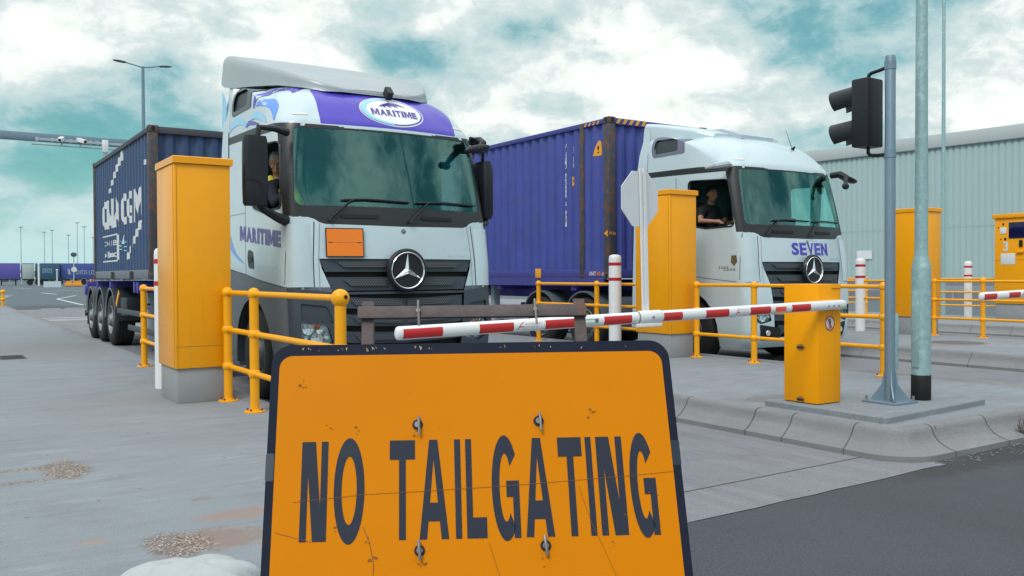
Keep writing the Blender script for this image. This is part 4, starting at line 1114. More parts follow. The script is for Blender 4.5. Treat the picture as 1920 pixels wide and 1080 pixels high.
        obj('oval_arc', projf(B().sheet(arc_, 'xz', 0), .009), SKYB, fas)
        b = B(); word('MARITIME', lambda u, v: (cx - .275 + u * .58, 0, cz - .062 + v * .083), .05, b=b); obj('lettering', projf(b, .010, .04), VIO, fas)
        wave = [(-.16, .055), (-.11, .085), (-.02, .115), (.06, .118), (.14, .10), (.20, .075), (.13, .085), (.06, .085), (.10, .055), (.03, .075), (-.01, .078), (.005, .045), (-.05, .07), (-.075, .068), (-.07, .045), (-.11, .06)]
        obj('wave_mark', projf(B().sheet([(cx + x, cz + z) for x, z in wave], 'xz', 0), .010, .05), VIO, fas)
    # --- the shell that is left: white bodywork
    cab = obj('cab_body', bm, paint, t, fix=False)
    # --- dark lining inside, with the same openings
    li = cab_shell(.035)
    for p, pl, c in ((WSP, 'xz', FRONT), (WINP, 'yz', LEFT), (WINP, 'yz', RIGHT)): extract(li, cut(li, p, pl, c)).free()
    low_ = [f for f in li.faces if f.calc_center_median().z < 1.5]; bmesh.ops.delete(li, geom=low_, context='FACES')
    lin = obj('cab_lining', li, mat('cab_lining_grey', (.20, .28, .27) if one else (.10, .14, .14), .9), t, fix=False)
    obj('cab_floor', B().box(-1.2, 1.2, .4, 2.35, 1.46, 1.5), DARK, t)
    dash = B(); sec = [(.36, 1.5), (.30, 2.08), (.36, 2.165), (.62, 2.17), (.80, 2.05), (.84, 1.5)]
    dash.prism(sec, 'yz', -1.14, 1.14); obj('dashboard', dash, mat('dash_grey', (.46, .52, .46), .7), t)
    st = B(); st.tube([Vector((-.55, 1.00, 2.12)) + Vector((.22 * math.cos(R(a)), .09 * math.sin(R(a)), .20 * math.sin(R(a)))) for a in range(0, 361, 18)], .016, 8, False)
    st.tube([(-.77, 1.0, 2.12), (-.33, 1.0, 2.12)], .018, 6).tube([(-.55, .75, 1.95), (-.55, 1.0, 2.12)], .03, 6); obj('steering_wheel', st, BLK, t)
    for sx_ in (-.68, .62):
        s_ = B().box(sx_ - .25, sx_ + .25, 1.30, 1.82, 1.78, 1.98, .05).box(sx_ - .23, sx_ + .23, 1.74, 1.92, 1.95, 2.62, .06).box(sx_ - .13, sx_ + .13, 1.76, 1.88, 2.66, 2.86, .04).box(sx_ - .16, sx_ + .16, 1.4, 1.75, 1.5, 1.78)
        obj('seat', s_, mat('seat_cloth', (.03, .035, .04), .9), t)
    c_ = B(); c_.loft([[(-.95 + .1 * i, 2.12 + .03 * (i % 2), z) for i in range(20)] for z in (1.7, 2.3, 2.9)], (False, False), False)
    obj('sleeper_curtain', c_, mat('sleeper_grey', (.22, .30, .29), .9) if one else mat('sleeper_dark', (.10, .14, .15), .9), t)
    cu_ = B(); cu_.loft([[(.80 + .025 * i * (1 - .25 * (2.9 - z)), .62 + .02 * (i % 2), z) for i in range(13)] for z in (2.2, 2.5, 2.86)], (False, False), False)
    obj('window_curtain', cu_, CURT if one else mat('pale_curtain', (.30, .52, .45), .9), t)
    ph = B().box(.03 if one else -.02, .22 if one else .2, .43, .50, 2.17, 2.30, .01); obj('dash_tablet', ph, BLK, t)
    # --- wipers and grips below the windscreen
    for pts in (([(-.80, 1.995), (-.78, 2.03), (-.56, 2.215), (-.50, 2.235)], [(-.66, 2.225), (-.40, 2.24), (.13, 2.225)]), ([(.09, 1.99), (.12, 2.03), (.34, 2.215), (.40, 2.235)], [(.20, 2.225), (.55, 2.24), (1.07, 2.235)])):
        wp = B(); wp.tube([onf(x, z, .035) for x, z in pts[0]], [.016, .014, .010, .008], 8)
        wo = obj('wiper_arm', wp, BLK, t); bl_ = B(); P0 = pts[1]
        fine_ = [(P0[0][0] + (P0[-1][0] - P0[0][0]) * i / 14, lerp_table([(p[0], p[1]) for p in P0], P0[0][0] + (P0[-1][0] - P0[0][0]) * i / 14)) for i in range(15)]
        bl_.tube([onf(x, z, .022) for x, z in fine_], [.006] + [.013] * 13 + [.006], 6); obj('wiper_blade', bl_, BLK, wo)
    for x0 in (-.47, .47):
        b = B().sheet(round_poly(x0 - .21, x0 + .21, 2.035, 2.075, .02), 'xz', 0); projf(b, .012); thick(b, .02); obj('grab_recess', b, DARK, t)
    # --- star emblem

    C0 = Vector((0, -.035, 1.475))
    ed = obj('emblem', B().lathe([(0, -.02), (.215, -.02), (.238, 0), (.238, .02), (.222, .045), (.208, .05), (.200, .03), (0, .03)], C0, (0, -1, 0), 48), BLK if one else BLK, t, ang=25)
    obj('emblem_ring', B().lathe([(.183, .031), (.186, .048), (.196, .054), (.204, .048), (.207, .032)], C0, (0, -1, 0), 56), CHROME, ed, ang=60)
    st = B(); cc = C0 + Vector((0, -.052, 0)); bk = -.032
    tips = [Vector((math.sin(R(a)), 0, math.cos(R(a)))) for a in (0, 120, 240)]; mids = [Vector((math.sin(R(a)), 0, math.cos(R(a)))) for a in (60, 180, 300)]
    vc = st.bm.verts.new(cc + Vector((0, -.008, 0))); vt = [st.bm.verts.new(C0 + Vector((0, bk - .004, 0)) + d * .186) for d in tips]; vm = [st.bm.verts.new(C0 + Vector((0, bk, 0)) + d * .036) for d in mids]
    for i in range(3): st.bm.faces.new((vc, vt[i], vm[i])); st.bm.faces.new((vc, vm[i], vt[(i + 1) % 3]))
    so_ = obj('emblem_star', st, CHROME, ed, ang=5, fix=False)
    # --- small round badge, model lettering strip
    obj('bonnet_badge', B().lathe([(0, .008), (.02, .008), (.028, .004), (.028, 0)], onf(.02, 1.905, .0), (0, -1, .05), 20), STEEL, t)
    b = B(); text('ACTROS', lambda u, v: (.58 + u * .34, 0, 1.632 + v * .035), .0, 1.3, b=b); obj('model_lettering', projf(b, .005), CHROME, t)
    # --- air guides on the front corners
    for s in (-1, 1):
        b = B(); rows = []
        for z in [1.30 + .66 * i / 10 for i in range(11)]:
            k = .5 + .5 * sst(z, 1.3, 1.55); pr = []
            for u in range(7):
                x = s * (1.0 + (1.235 - 1.0) * u / 6); p = onf(x, z, .002 + .030 * math.sin(math.pi * u / 6) ** .6 * k); pr.append(p)
            rows.append(pr)
        b.loft(rows, (False, False), False); obj('air_guide', b, paint, t, ang=50)
        line([(s * .985, 1.30), (s * .985, 1.6), (s * .955, 1.99)], .009, off=.004)
        line([(s * .93, 1.262), (s * .93, 1.60), (s * .90, 1.975)], .007, off=.004, m=mat('soft_gap', (.25, .28, .30), .6))
    # --- doors: seams and handles, both sides
    for s in (-1, 1):
        d = line([(.30, 1.33), (.30, 2.03)], .008, s, name='door_seam')
        line([(1.64, 1.44), (1.64, 2.2), (1.64, 2.97)], .008, s, name='door_seam')
        line([(.36, 1.30), (1.05, 1.36), (1.64, 1.44), (2.3, 1.50)], .007, s, name='door_seam')
        line([(1.64, 2.16), (2.36, 2.16)], .006, s, name='door_seam', m=mat('soft_gap', (.25, .28, .30), .6))
        hp = corners([(1.32, 1.50), (1.53, 1.52), (1.57, 1.64), (1.53, 1.73), (1.36, 1.70)], .03)
        b = B().sheet(hp, 'yz', 0); projs(b, .005, .05, s); hb = obj('door_handle', b, GREY, t)
        b = B().sheet(round_poly(1.37, 1.52, 1.585, 1.645, .02), 'yz', 0); projs(b, .012, .05, s); thick(b, .015); obj('grip', b, BLK, hb)
    b = B(); text('2545', lambda u, v: (0, .72 - u * .20, 1.50 + v * .04), .0, 1.1, b=b); obj('model_number', projs(b, .004), CHROME, t)
    # --- roof equipment
    if one:
        secs = []
        for y, zb2, zt, hw in ((.70, 3.50, 3.53, .42), (.78, 3.50, 3.585, .62), (.95, 3.55, 3.67, .80), (1.3, 3.62, 3.82, .98), (1.8, 3.68, 3.985, 1.12), (2.3, 3.74, 4.13, 1.19), (2.6, 3.80, 4.21, 1.215), (2.74, 3.86, 4.235, 1.21), (2.79, 3.88, 4.22, 1.19)):
            hw2 = hw - .03; rr = min(.16, (zt - zb2) * .62); pr = [(-hw, y, zb2), (hw, y, zb2)]
            for i in range(7): a = R(90 * i / 6); pr.append((hw - rr * .55 + rr * .55 * math.cos(a) - .02, y, zt - rr + rr * math.sin(a)))
            pr += [(hw * k, y, zt + .02 * (1 - k * k)) for k in (.6, .3, 0, -.3, -.6)]
            pr += [(-p[0], p[1], p[2]) for p in reversed(pr[2:9])]
            secs.append(pr)
        obj('roof_deflector', B().loft(secs), DEFL, t, ang=40)
        b = B().obox((.10, .60, 3.52), (1, 0, 0), (0, .7, .7), (0, -.7, .7), .035, .06, .05).cyl((.10, .60, 3.48), (.10, .60, 3.56), .028); obj('roof_camera', b, BLK, t)
    else:
        secs = []
        for y, zb2, zt, hw in ((1.25, 3.56, 3.69, .80), (1.5, 3.58, 3.785, 1.0), (1.9, 3.62, 3.87, 1.12), (2.2, 3.66, 3.94, 1.155), (2.47, 3.68, 3.985, 1.16)):
            pr = [(-hw, y, zb2), (hw, y, zb2)]
            for i in range(6): a = R(90 * i / 5); pr.append((hw - .09 + .09 * math.cos(a), y, zt - .07 + .07 * math.sin(a)))
            pr += [(hw * k, y, zt + .015 * (1 - k * k)) for k in (.6, .3, 0, -.3, -.6)]; pr += [(-p[0], p[1], p[2]) for p in reversed(pr[2:8])]
            secs.append(pr)
        obj('roof_deflector', B().loft(secs), WHT, t, ang=40)
        b = B().prism([(1.0, 3.60), (1.65, 3.76), (1.70, 3.83), (1.45, 3.815), (1.0, 3.66)], 'yz', -.42, .34); obj('roof_hatch', b, BLUEGREY, t)
        b = B().cyl(onf(.42, 3.44, 0), onf(.42, 3.44, 0) + Vector((0, -.05, .04)), .03, .015).cyl(onf(.42, 3.44, 0), onf(.42, 3.44, .0) + Vector((-.10, .05, .32)), .006, .003, 6); obj('aerial', b, BLK, t)
    for s in (-1, 1):
        b = B().sheet(round_poly(s * .98 - .075, s * .98 + .075, 3.16, 3.195, .01), 'xz', 0); projf(b, .006); thick(b, .008); obj('marker_lamp', b, mat('marker_lens', (.62, .64, .60), .3), t)
    # --- side fairings behind the cab
    for s in (-1, 1):
        rows = []
        top = 3.86 if one else 3.90
        for i in range(15):
            z = .65 + (top - .65) * i / 14; xx = max(WR(min(z, 3.8)), 1.15) + .006; yr = 2.70 - .055 * sst(z, .6, 2.6) - .16 * sst(z, 2.4, 4.0)
            rows.append([(s * (xx + .002), 2.33, z), (s * (xx + .004), 2.36, z), (s * (xx + .004), yr, z), (s * (xx - .012), yr, z), (s * (xx - .012), 2.41, z)])
        b = B().loft(rows); obj('side_fairing', b, WHT, t)
    # --- mirrors
    if one:
        b = B(); secs = []
        for z, k, dy in ((2.13, .86, .03), (2.16, .97, .01), (2.30, 1, 0), (2.66, 1, 0), (2.79, .97, .01), (2.835, .88, .03)):
            hw = .125 * k; pr = []
            for i in range(20):
                a = 2 * math.pi * i / 20; c_, s_2 = math.cos(a), math.sin(a)
                pr.append((-1.585 + hw * math.copysign(abs(c_) ** .45, c_), .18 + .07 * k * math.copysign(abs(s_2) ** .6, s_2), z))
            secs.append(pr)
        b.loft(secs); mo = obj('wing_mirror', b, BLK, t, ang=40)
        obj('mirror_arm', B().tube([(-1.19, .36, 2.93), (-1.35, .26, 2.94), (-1.54, .19, 2.93), (-1.56, .18, 2.82)], [.045, .035, .03, .03], 8), BLK, mo)
        obj('mirror_arm', B().tube([(-1.22, .33, 2.0), (-1.33, .28, 2.03), (-1.50, .20, 2.10), (-1.55, .18, 2.15)], [.06, .05, .04, .035], 8), BLK, mo)
        obj('mirror_glass', B().box(-1.69, -1.48, .250, .256, 2.2, 2.78), CHROME, mo)
        obj('mirror_seam', B().tube([(-1.71, .112, 2.40), (-1.62, .106, 2.39), (-1.55, .108, 2.36), (-1.535, .11, 2.28), (-1.53, .115, 2.15)], .004, 5), DARK, mo)
        b = B(); secs = []
        for z, k in ((2.10, .8), (2.16, 1), (2.70, 1), (2.80, .8)):
            secs.append([(1.325 + .075 * k * math.copysign(abs(math.cos(a)) ** .5, math.cos(a)), .52 + .16 * k * math.copysign(abs(math.sin(a)) ** .5, math.sin(a)), z) for a in [2 * math.pi * i / 16 for i in range(16)]])
        b.loft(secs); mo = obj('wing_mirror', b, BLK, t, ang=40)
        obj('mirror_arm', B().tube([(1.17, .40, 2.93), (1.28, .44, 2.91), (1.31, .50, 2.78)], .022, 8), BLK, mo)
        obj('mirror_arm', B().tube([(1.2, .36, 2.02), (1.3, .42, 2.05), (1.33, .5, 2.14)], .04, 8), BLK, mo)
        a = B().tube([(1.10, .42, 3.02), (1.14, .28, 3.02), (1.10, .14, 2.97), (.98, .10, 2.86)], [.05, .045, .04, .03], 8); fo = obj('front_mirror', a, BLK, t)
        obj('mirror_head', B().loft([[(.84 + .30 * u, .12 + .05 * k * math.cos(a) - .03 * u, 2.86 + .06 * u + .05 * k * math.sin(a)) for a in [2 * math.pi * i / 14 for i in range(14)]] for u, k in ((0, .4), (.15, .9), (.7, 1), (1, .5))]), BLK, fo)
        obj('mirror_head', B().loft([[(1.04 + .20 * u, .34 + .07 * k * math.cos(a) + .05 * u, 3.05 - .08 * u + .032 * k * math.sin(a)) for a in [2 * math.pi * i / 14 for i in range(14)]] for u, k in ((0, .5), (.25, .95), (.7, 1), (1, .6))]), BLK, fo)
    else:
        for s in (-1,):
            b = B().tube([(s * 1.17, .55, 3.07), (s * 1.30, .50, 3.08), (s * 1.48, .56, 3.05), (s * 1.50, .74, 3.03)], [.035, .05, .045, .02], 8)
            co = obj('mirror_camera', b, BLUEGREY if s < 0 else BLK, t)
        a = B().tube([(1.06, .42, 3.03), (1.10, .26, 3.04), (1.05, .12, 2.98), (.95, .06, 2.84)], [.05, .055, .045, .03], 8); fo = obj('front_mirror', a, BLK, t)
        obj('mirror_head', B().sph((.94, .05, 2.82), .07, sc=(1.1, .6, .8)), BLK, fo)
        obj('mirror_head', B().loft([[(1.06 + .34 * u, .26 + .10 * k * math.cos(a) - .05 * u, 3.02 - .10 * u + .045 * k * math.sin(a)) for a in [2 * math.pi * i / 14 for i in range(14)]] for u, k in ((0, .4), (.2, .8), (.6, 1), (.9, .8), (1, .4))]), BLK, fo)
    # --- lettering
    if one:
        def L1(u, v): y = 1.86 - u * 1.45; return (0, y, 1.72 + (y - .41) * .085 + v * .175)
        b = B(); word('MARITIME', L1, .06, b=b); obj('door_lettering', projs(b, .004, .08), VIO, t)
        cres = [(2.40, 2.30), (2.38, 2.10), (2.26, 1.90), (2.05, 1.70), (1.66, 1.555), (1.95, 1.62), (2.22, 1.72), (2.40, 1.86)]
        obj('livery_crescent', projs(B().sheet(cres, 'yz', 0), .004, .08), BLU, t)
        p_ = onf(-.656, 1.768, .022); n_ = (onf(-.656, 1.768, 1.0) - onf(-.656, 1.768, 0)).normalized(); u_ = Vector((0, 0, 1)).cross(n_).normalized(); u_ = u_ if u_.x > 0 else -u_; v_ = n_.cross(u_); v_ = v_ if v_.z > 0 else -v_
        plate = obj('warning_plate', B().obox(p_, u_, n_, v_, .204, .006, .156), BLK, t)
        obj('plate_face', B().obox(p_ + n_ * .0075, u_, n_, v_, .193, .0012, .145), ORG, plate)
        obj('plate_hinge', B().obox(p_ + n_ * .0095 - u_ * .155, u_, n_, v_, .022, .0006, .0045), BLK, plate)
        obj('plate_hinge', B().obox(p_ + n_ * .0095 + u_ * .155, u_, n_, v_, .022, .0006, .0045), BLK, plate)
        obj('plate_fold', B().obox(p_ + n_ * .0092, u_, n_, v_, .13, .0004, .0016), mat('fold_brown', (.35, .09, .01), .5), plate)
        # dolphin-like swirls on the flank
        def stroke(pts, wds, n=24):
            P_ = []
            for i in range(n + 1):
                t_ = i / n * (len(pts) - 1); k = min(int(t_), len(pts) - 2); u = t_ - k; g0, g1, g2, g3 = (Vector(pts[max(0, min(len(pts) - 1, k + j))]) for j in (-1, 0, 1, 2))
                p = .5 * ((2 * g1) + (g2 - g0) * u + (2 * g0 - 5 * g1 + 4 * g2 - g3) * u * u + (3 * g1 - g0 - 3 * g2 + g3) * u ** 3); P_.append((p, wds[k] + (wds[k + 1] - wds[k]) * u))
            L_, R_ = [], []
            for i, (p, w_) in enumerate(P_):
                d = (P_[min(i + 1, n)][0] - P_[max(i - 1, 0)][0]).normalized(); nn = Vector((-d.y, d.x)) * w_; L_.append(tuple(p + nn)); R_.append(tuple(p - nn))
            return L_ + R_[::-1]
        for pts, wds, m, off in (([(1.38, 3.34), (1.34, 3.47), (1.20, 3.56), (1.02, 3.55), (.90, 3.47)], (.012, .05, .065, .035, .006), PURP, .004), ([(.74, 3.12), (.86, 3.26), (1.02, 3.35), (1.20, 3.38), (1.32, 3.36)], (.01, .045, .05, .035, .006), BLU, .005),
                                 ([(.98, 3.13), (1.12, 3.20), (1.30, 3.25), (1.46, 3.22)], (.006, .035, .04, .008), SKYB, .006), ([(1.18, 3.135), (1.36, 3.17), (1.5, 3.19), (1.62, 3.16)], (.006, .02, .025, .008), PURP, .007), ([(1.56, 3.15), (1.85, 3.26), (2.1, 3.27), (2.34, 3.19)], (.01, .045, .05, .012), SKYB, .004)):
            obj('livery_swirl', projs(B().sheet(stroke(pts, wds), 'yz', 0), off, .06), m, t)
        for poly, m in (([(2.42, 3.2), (2.62, 3.3), (2.60, 3.75), (2.42, 3.6)], SKYB), ([(2.42, 2.86), (2.66, 2.9), (2.64, 3.05), (2.42, 3.02)], BLU), ([(2.42, 2.3), (2.66, 2.5), (2.65, 2.85), (2.42, 2.78)], SKYB)):
            obj('livery_patch', B().sheet(poly, 'yz', -1.2375), m, t)
    else:
        b = B(); word('SEVEN', lambda u, v: (-.345 + u * .88, 0, 1.705 + v * .19), .035, b=b); obj('bonnet_lettering', projf(b, .004), PURP, t)
        obj('door_crest', projs(B().sheet([(.455, 1.70), (.36, 1.70), (.345, 1.60), (.405, 1.54), (.47, 1.60)], 'yz', 0), .004), mat('crest_dark_gold', (.12, .10, .05), .4), t)
        b = B(); text('2545', lambda u, v: (0, .62 - u * .24, 1.47 + v * .035), .0, b=b); obj('door_number', projs(b, .004), STEEL, t)
    # --- running gear
    def wheel(x, y, s, r=.52, wd=.31, dual=False):
        w_ = obj('wheel', B().lathe([(.30, -wd / 2), (r - .09, -wd / 2 - .01), (r - .03, -wd / 2 + .01), (r, -wd / 2 + .05), (r, -.07), (r - .012, -.065), (r - .012, -.055), (r, -.05), (r, .05), (r - .012, .055), (r - .012, .065), (r, .07), (r, wd / 2 - .05), (r - .03, wd / 2 - .01), (r - .09, wd / 2 + .01), (.30, wd / 2)], (x, y, r), (s, 0, 0), 40), RUB, t, ang=40)
        o_ = wd / 2
        obj('rim', B().lathe([(.31, o_ - .02), (.285, o_ + .005), (.27, o_ - .03), (.25, o_ - .09), (.17, o_ - .07), (.15, o_ - .02), (.12, o_ + .03), (.10, o_ + .06), (0, o_ + .065)], (x, y, r), (s, 0, 0), 32), STEEL, w_)
        nb_ = B()
        for i in range(10):
            a = 2 * math.pi * i / 10; nb_.cyl((x + s * (o_ - .08), y + .2 * math.cos(a), r + .2 * math.sin(a)), (x + s * (o_ - .04), y + .2 * math.cos(a), r + .2 * math.sin(a)), .018, n=6)
        obj('wheel_nut', nb_, STEEL, w_)
    for s in (-1, 1):
        wheel(s * 1.04, 1.42, s)
        b = B(); pr = []
        A = [(s * .80, 1.42 + .65 * math.cos(R(a)), .50 + .65 * math.sin(R(a))) for a in range(-10, 191, 10)]; C = [(s * 1.235, y, z) for _, y, z in A]
        b.loft([A, C], (False, False), False); obj('wheel_arch', b, GREY if one else BLK, t)
        for y in (4.10, 5.50):
            wheel(s * 1.02, y, s, .50, .36)
            b = B(); A = [(s * .78, y + .60 * math.cos(R(a)), .52 + .60 * math.sin(R(a))) for a in range(10, 171, 10)]; C = [(s * 1.24, yy, z) for _, yy, z in A]; D_ = [(s * 1.24, y + .57 * math.cos(R(a)), .52 + .57 * math.sin(R(a))) for a in range(10, 171, 10)]
            b.loft([A, C, D_], (False, False), False); obj('mudguard', b, GREY2, t)
        obj('tank', B().box(s * .62, s * 1.18, 2.55, 3.35, .42, 1.02, .08), STEEL if s > 0 else GREY, t)
        obj('chassis_rail', B().box(s * .36, s * .44, .9, 6.2, .72, .98), BLK, t)
    b = B()
    for y in (1.42, 4.1, 5.5): b.cyl((-.95, y, .51), (.95, y, .51), .08)
    obj('axle', b, BLK, t)
    obj('fifth_wheel', B().prism([(4.0, 1.0), (5.2, 1.0), (5.2, 1.10), (4.3, 1.16), (4.0, 1.1)], 'yz', -.42, .42), BLK, t)
    obj('engine_block', B().box(-.34, .34, .7, 2.4, .55, 1.4, .04), DARK, t)
    obj('light_bar', B().box(-1.2, 1.2, 6.15, 6.22, .7, .86, .01), BLK, t)
    return t


TR1, TR2 = (4.34, 8.68), (11.34, 8.79)
truck1 = make_truck('white lorry with purple fascia above its windscreen and orange plate on its front', *TR1, 1, 'lorries waiting at the lane barriers')
truck2 = make_truck('plain white lorry with dark purple bonnet lettering in the right lane', *TR2, 2, 'lorries waiting at the lane barriers')

# ------------------------------------------------------------------ containers
def corr_profile(L, pitch=.278, d=.046):
    """(position, depth) pairs of the corrugation along a length"""
    pts = [(0, 0)]; n = int((L - .1) / pitch); off = (L - n * pitch) / 2
    for i in range(n):
        a = off + i * pitch; pts += [(a + .036, 0), (a + .104, d), (a + .174, d), (a + .242, 0)]
    pts.append((L, 0)); return pts


def prof_depth(pts, p):
    for (a, da), (c, dc) in zip(pts, pts[1:]):
        if a <= p <= c: return da + (dc - da) * ((p - a) / (c - a) if c > a else 0)
    return 0


def container(name, label, loc, L, H, pm, fm, postm, post_at=None, sill=None):
    """origin: near lower left corner; y runs away from the camera"""
    W = 2.44; t = thing(name, label, 'container', loc)
    pr = corr_profile(L - .26); z0, z1 = .16, H - .10
    for x, s in ((.03, 1), (W - .03, -1)):
        b = B(); b.loft([[(x + s * d, .13 + p, z) for p, d in pr] for z in (z0, (z0 + z1) / 2, z1)], (False, False), False)
        obj('side_panel', b, pm, t, ang=20)
    pe = corr_profile(W - .30, .25, .045)
    for y, s in ((.05, 1), (L - .05, -1)):
        b = B(); b.loft([[(.15 + p, y + s * (.045 - d), z) for p, d in pe] for z in (z0, z1)], (False, False), False)
        obj('end_panel', b, pm, t, ang=20)
    b = B(); b.loft([[(x, .1 + p, H - .045 - d * .4) for p, d in corr_profile(L - .2)] for x in (.06, W - .06)], (False, False), False); obj('roof_panel', b, pm, t, ang=20)
    obj('floor', B().box(.08, W - .08, .1, L - .1, .10, .15), BLK, t)
    ys = [(0, .16), (L - .16, L)] + ([(post_at, post_at + .12)] if post_at else [])
    for i, (a, c) in enumerate(ys):
        for x0, x1 in ((0, .15), (W - .15, W)):
            o = 0 if i < 2 else .004
            e = obj('corner_post', B().box(x0 - o, x1 + o, a, c, .118 if i < 2 else .02, H - .118 if i < 2 else H - .02, .012), postm, t)
            if i < 2:
                for z in (0, H - .118):
                    k = B().box(x0 - .004, x1 + .004, a - .004, c + .004, z, z + .118, .008)
                    ca = obj('corner_casting', k, postm, e)
                    sx = x0 - .006 if x0 == 0 else x1 + .003
                    h_ = B().sheet([(a + .08 + .032 * math.cos(q), z + .059 + .045 * math.sin(q)) for q in [2 * math.pi * i_ / 14 for i_ in range(14)]], 'yz', sx)
                    h_.sheet([((x0 + x1) / 2 + .032 * math.cos(q), z + .059 + .045 * math.sin(q)) for q in [2 * math.pi * i_ / 14 for i_ in range(14)]], 'xz', (a - .006) if a == 0 else c + .006)
                    obj('casting_hole', h_, DARK, ca)
    for x0, x1 in ((.005, .09), (W - .09, W - .005)):
        obj('top_rail', B().box(x0, x1, .16, L - .16, H - .105, H - .02, .006), fm, t)
        obj('bottom_rail', B().box(x0 + .006, x1, .16, L - .16, .01, .17, .006), sill or fm, t)
    for y0, y1 in ((.01, .12), (L - .12, L - .01)):
        obj('end_rail', B().box(.15, W - .15, y0, y1, H - .13, H - .015, .006), fm, t)
        obj('end_sill', B().box(.15, W - .15, y0, y1, .01, .17, .006), fm, t)

    def on_side(b, off=.004):
        for p, d in pr: pass
        cuts = [.13 + p for p, _ in pr if p > 0]
        ys_ = [v.co.y for v in b.bm.verts]; lo, hi = min(ys_), max(ys_)
        for c in cuts:
            if lo < c < hi: bmesh.ops.bisect_plane(b.bm, geom=list(b.bm.verts) + list(b.bm.edges) + list(b.bm.faces), dist=1e-6, plane_co=(0, c, 0), plane_no=(0, 1, 0))
        for v in b.bm.verts: v.co.x = .03 + prof_depth(pr, v.co.y - .13) - off
        return b
    return t, on_side


C1 = (3.10, 15.74, 1.37)
c1, s1 = container('shipping_container', 'navy blue shipping container with large white lettering behind left lorry', C1, 6.06, 2.61, NAVY, NAVYF, RUSTF, None, mat('pale_sill', (.15, .175, .21), .6, var=.2, dirt_or_shade=.3, rust=.2))
def yz1(Y, Z): return (Y - C1[1], Z - C1[2])
b = B(); word('CMA', lambda u, v: (0, *yz1(20.75 - u * 1.98, 2.42 + v * .60)), .05, b=b); word('CGM', lambda u, v: (0, *yz1(18.55 - u * 2.02, 2.42 + v * .60)), .045, b=b)
obj('lettering', s1(b), STKW, c1)
b = B()
for a in range(6):
    y = 19.9 - a * .27; z = 3.14 + .14 * a - .008 * a * a; hh = .09 + .02 * a
    b.sheet([yz1(y, z), yz1(y - .25, z + .07), yz1(y - .25, z + .07 + hh), yz1(y, z + hh)], 'yz', 0)
obj('livery_arc', s1(b), STKW, c1); b = B()
for a in range(7):
    y = 18.0 - a * .22; z = 1.72 + .10 * a; b.sheet([yz1(y, z), yz1(y - .17, z + .05), yz1(y - .17, z + .17 + .01 * a), yz1(y, z + .14)], 'yz', 0)
obj('livery_arc', s1(b), STKW, c1)
b = B()
for q in (((20.70, 2.26), (19.0, 2.26), (19.0, 2.29), (20.70, 2.29)), ((20.70, 1.73), (19.0, 1.73), (19.0, 1.76), (20.70, 1.76)), ((19.03, 1.76), (18.96, 1.76), (18.96, 2.26), (19.03, 2.26))): b.sheet([yz1(*p) for p in q], 'yz', 0)
text('CONNEB', lambda u, v: (0, *yz1(20.6 - u * 1.4, 2.06 + v * .11)), .02, b=b); text('bilibox', lambda u, v: (0, *yz1(20.6 - u * 1.4, 1.82 + v * .14)), .02, b=b)
obj('boxed_lettering', s1(b), STKW, c1)
b = B(); random.seed(3)
for i in range(9):
    a = R(200 - i * 26); cy, cz = 18.45, 1.98; r0, r1 = .08, random.uniform(.24, .36)
    b.sheet([yz1(cy + math.cos(a - .16) * r0 * 2, cz + math.sin(a - .16) * r0), yz1(cy + math.cos(a) * r1 * 1.7, cz + math.sin(a) * r1), yz1(cy + math.cos(a + .16) * r0 * 2, cz + math.sin(a + .16) * r0)], 'yz', 0)
obj('livery_burst', s1(b, .006), CYANM, c1)
b = B()
for y in (17.6, 19.6): b.sheet([yz1(y, 1.385), yz1(y - .36, 1.385), yz1(y - .36, 1.52), yz1(y, 1.52)], 'yz', .004)
obj('fork_pocket', b, DARK, c1)
b = B().sheet([yz1(16.35, 3.36), yz1(16.2, 3.36), yz1(16.2, 3.45), yz1(16.35, 3.45)], 'yz', 0); obj('code_plate', s1(b), STKW, c1)

C2 = (10.11, 12.13, 1.34)
c2, s2 = container('shipping_container', 'long indigo blue shipping container with rusty posts behind right lorry', C2, 13.716, 2.90, INDIGO, INDIGOF, RUSTF, post_at=.74)
def yz2(Y, Z): return (Y - C2[1], Z - C2[2])
b = B(); zz = 3.92
for ch in 'U UNIU 450384 5 45G1':
    if ch != ' ': text(ch, lambda u, v, zz=zz: (0, *yz2(13.50 - u * .085, zz - .085 + v * .075)), .015, b=b)
    zz -= .079
obj('vertical_marking', s2(b), STKW, c2)
b = B(); zz = 3.86
for ch in '45 UNIT':
    if ch != ' ': text(ch, lambda u, v, zz=zz: (0, *yz2(13.27 - u * .06, zz - .07 + v * .06)), .0, b=b)
    zz -= .066
obj('vertical_marking', s2(b), STKW, c2)
b = B().sheet([yz2(12.62, 3.58), yz2(12.40, 3.58), yz2(12.44, 3.84), yz2(12.50, 3.86)], 'yz', 0); obj('warning_triangle', s2(b), STKY, c2)
b = B(); text('!', lambda u, v: (0, *yz2(12.52 - u * .03, 3.63 + v * .13)), .0, b=b); obj('triangle_mark', s2(b, .008), BLK, c2)
b = B().sheet([yz2(13.30, 3.10), yz2(13.18, 3.10), yz2(13.18, 3.27), yz2(13.30, 3.27)], 'yz', 0); yq = obj('height_label', s2(b), STKY, c2)
b = B(); text('4.3', lambda u, v: (0, *yz2(13.28 - u * .08, 3.16 + v * .06)), .0, b=b); obj('label_digits', s2(b, .008), BLK, c2)
b = B().sheet([yz2(12.27, 2.16), yz2(12.17, 2.22), yz2(12.17, 2.10)], 'yz', -.006).sheet([(-.0, 2.14 - C2[2]), (.02, 2.14 - C2[2]), (.02, 2.19 - C2[2]), (0, 2.19 - C2[2])], 'xz', -.008)
obj('arrow_mark', b, STKY, c2)
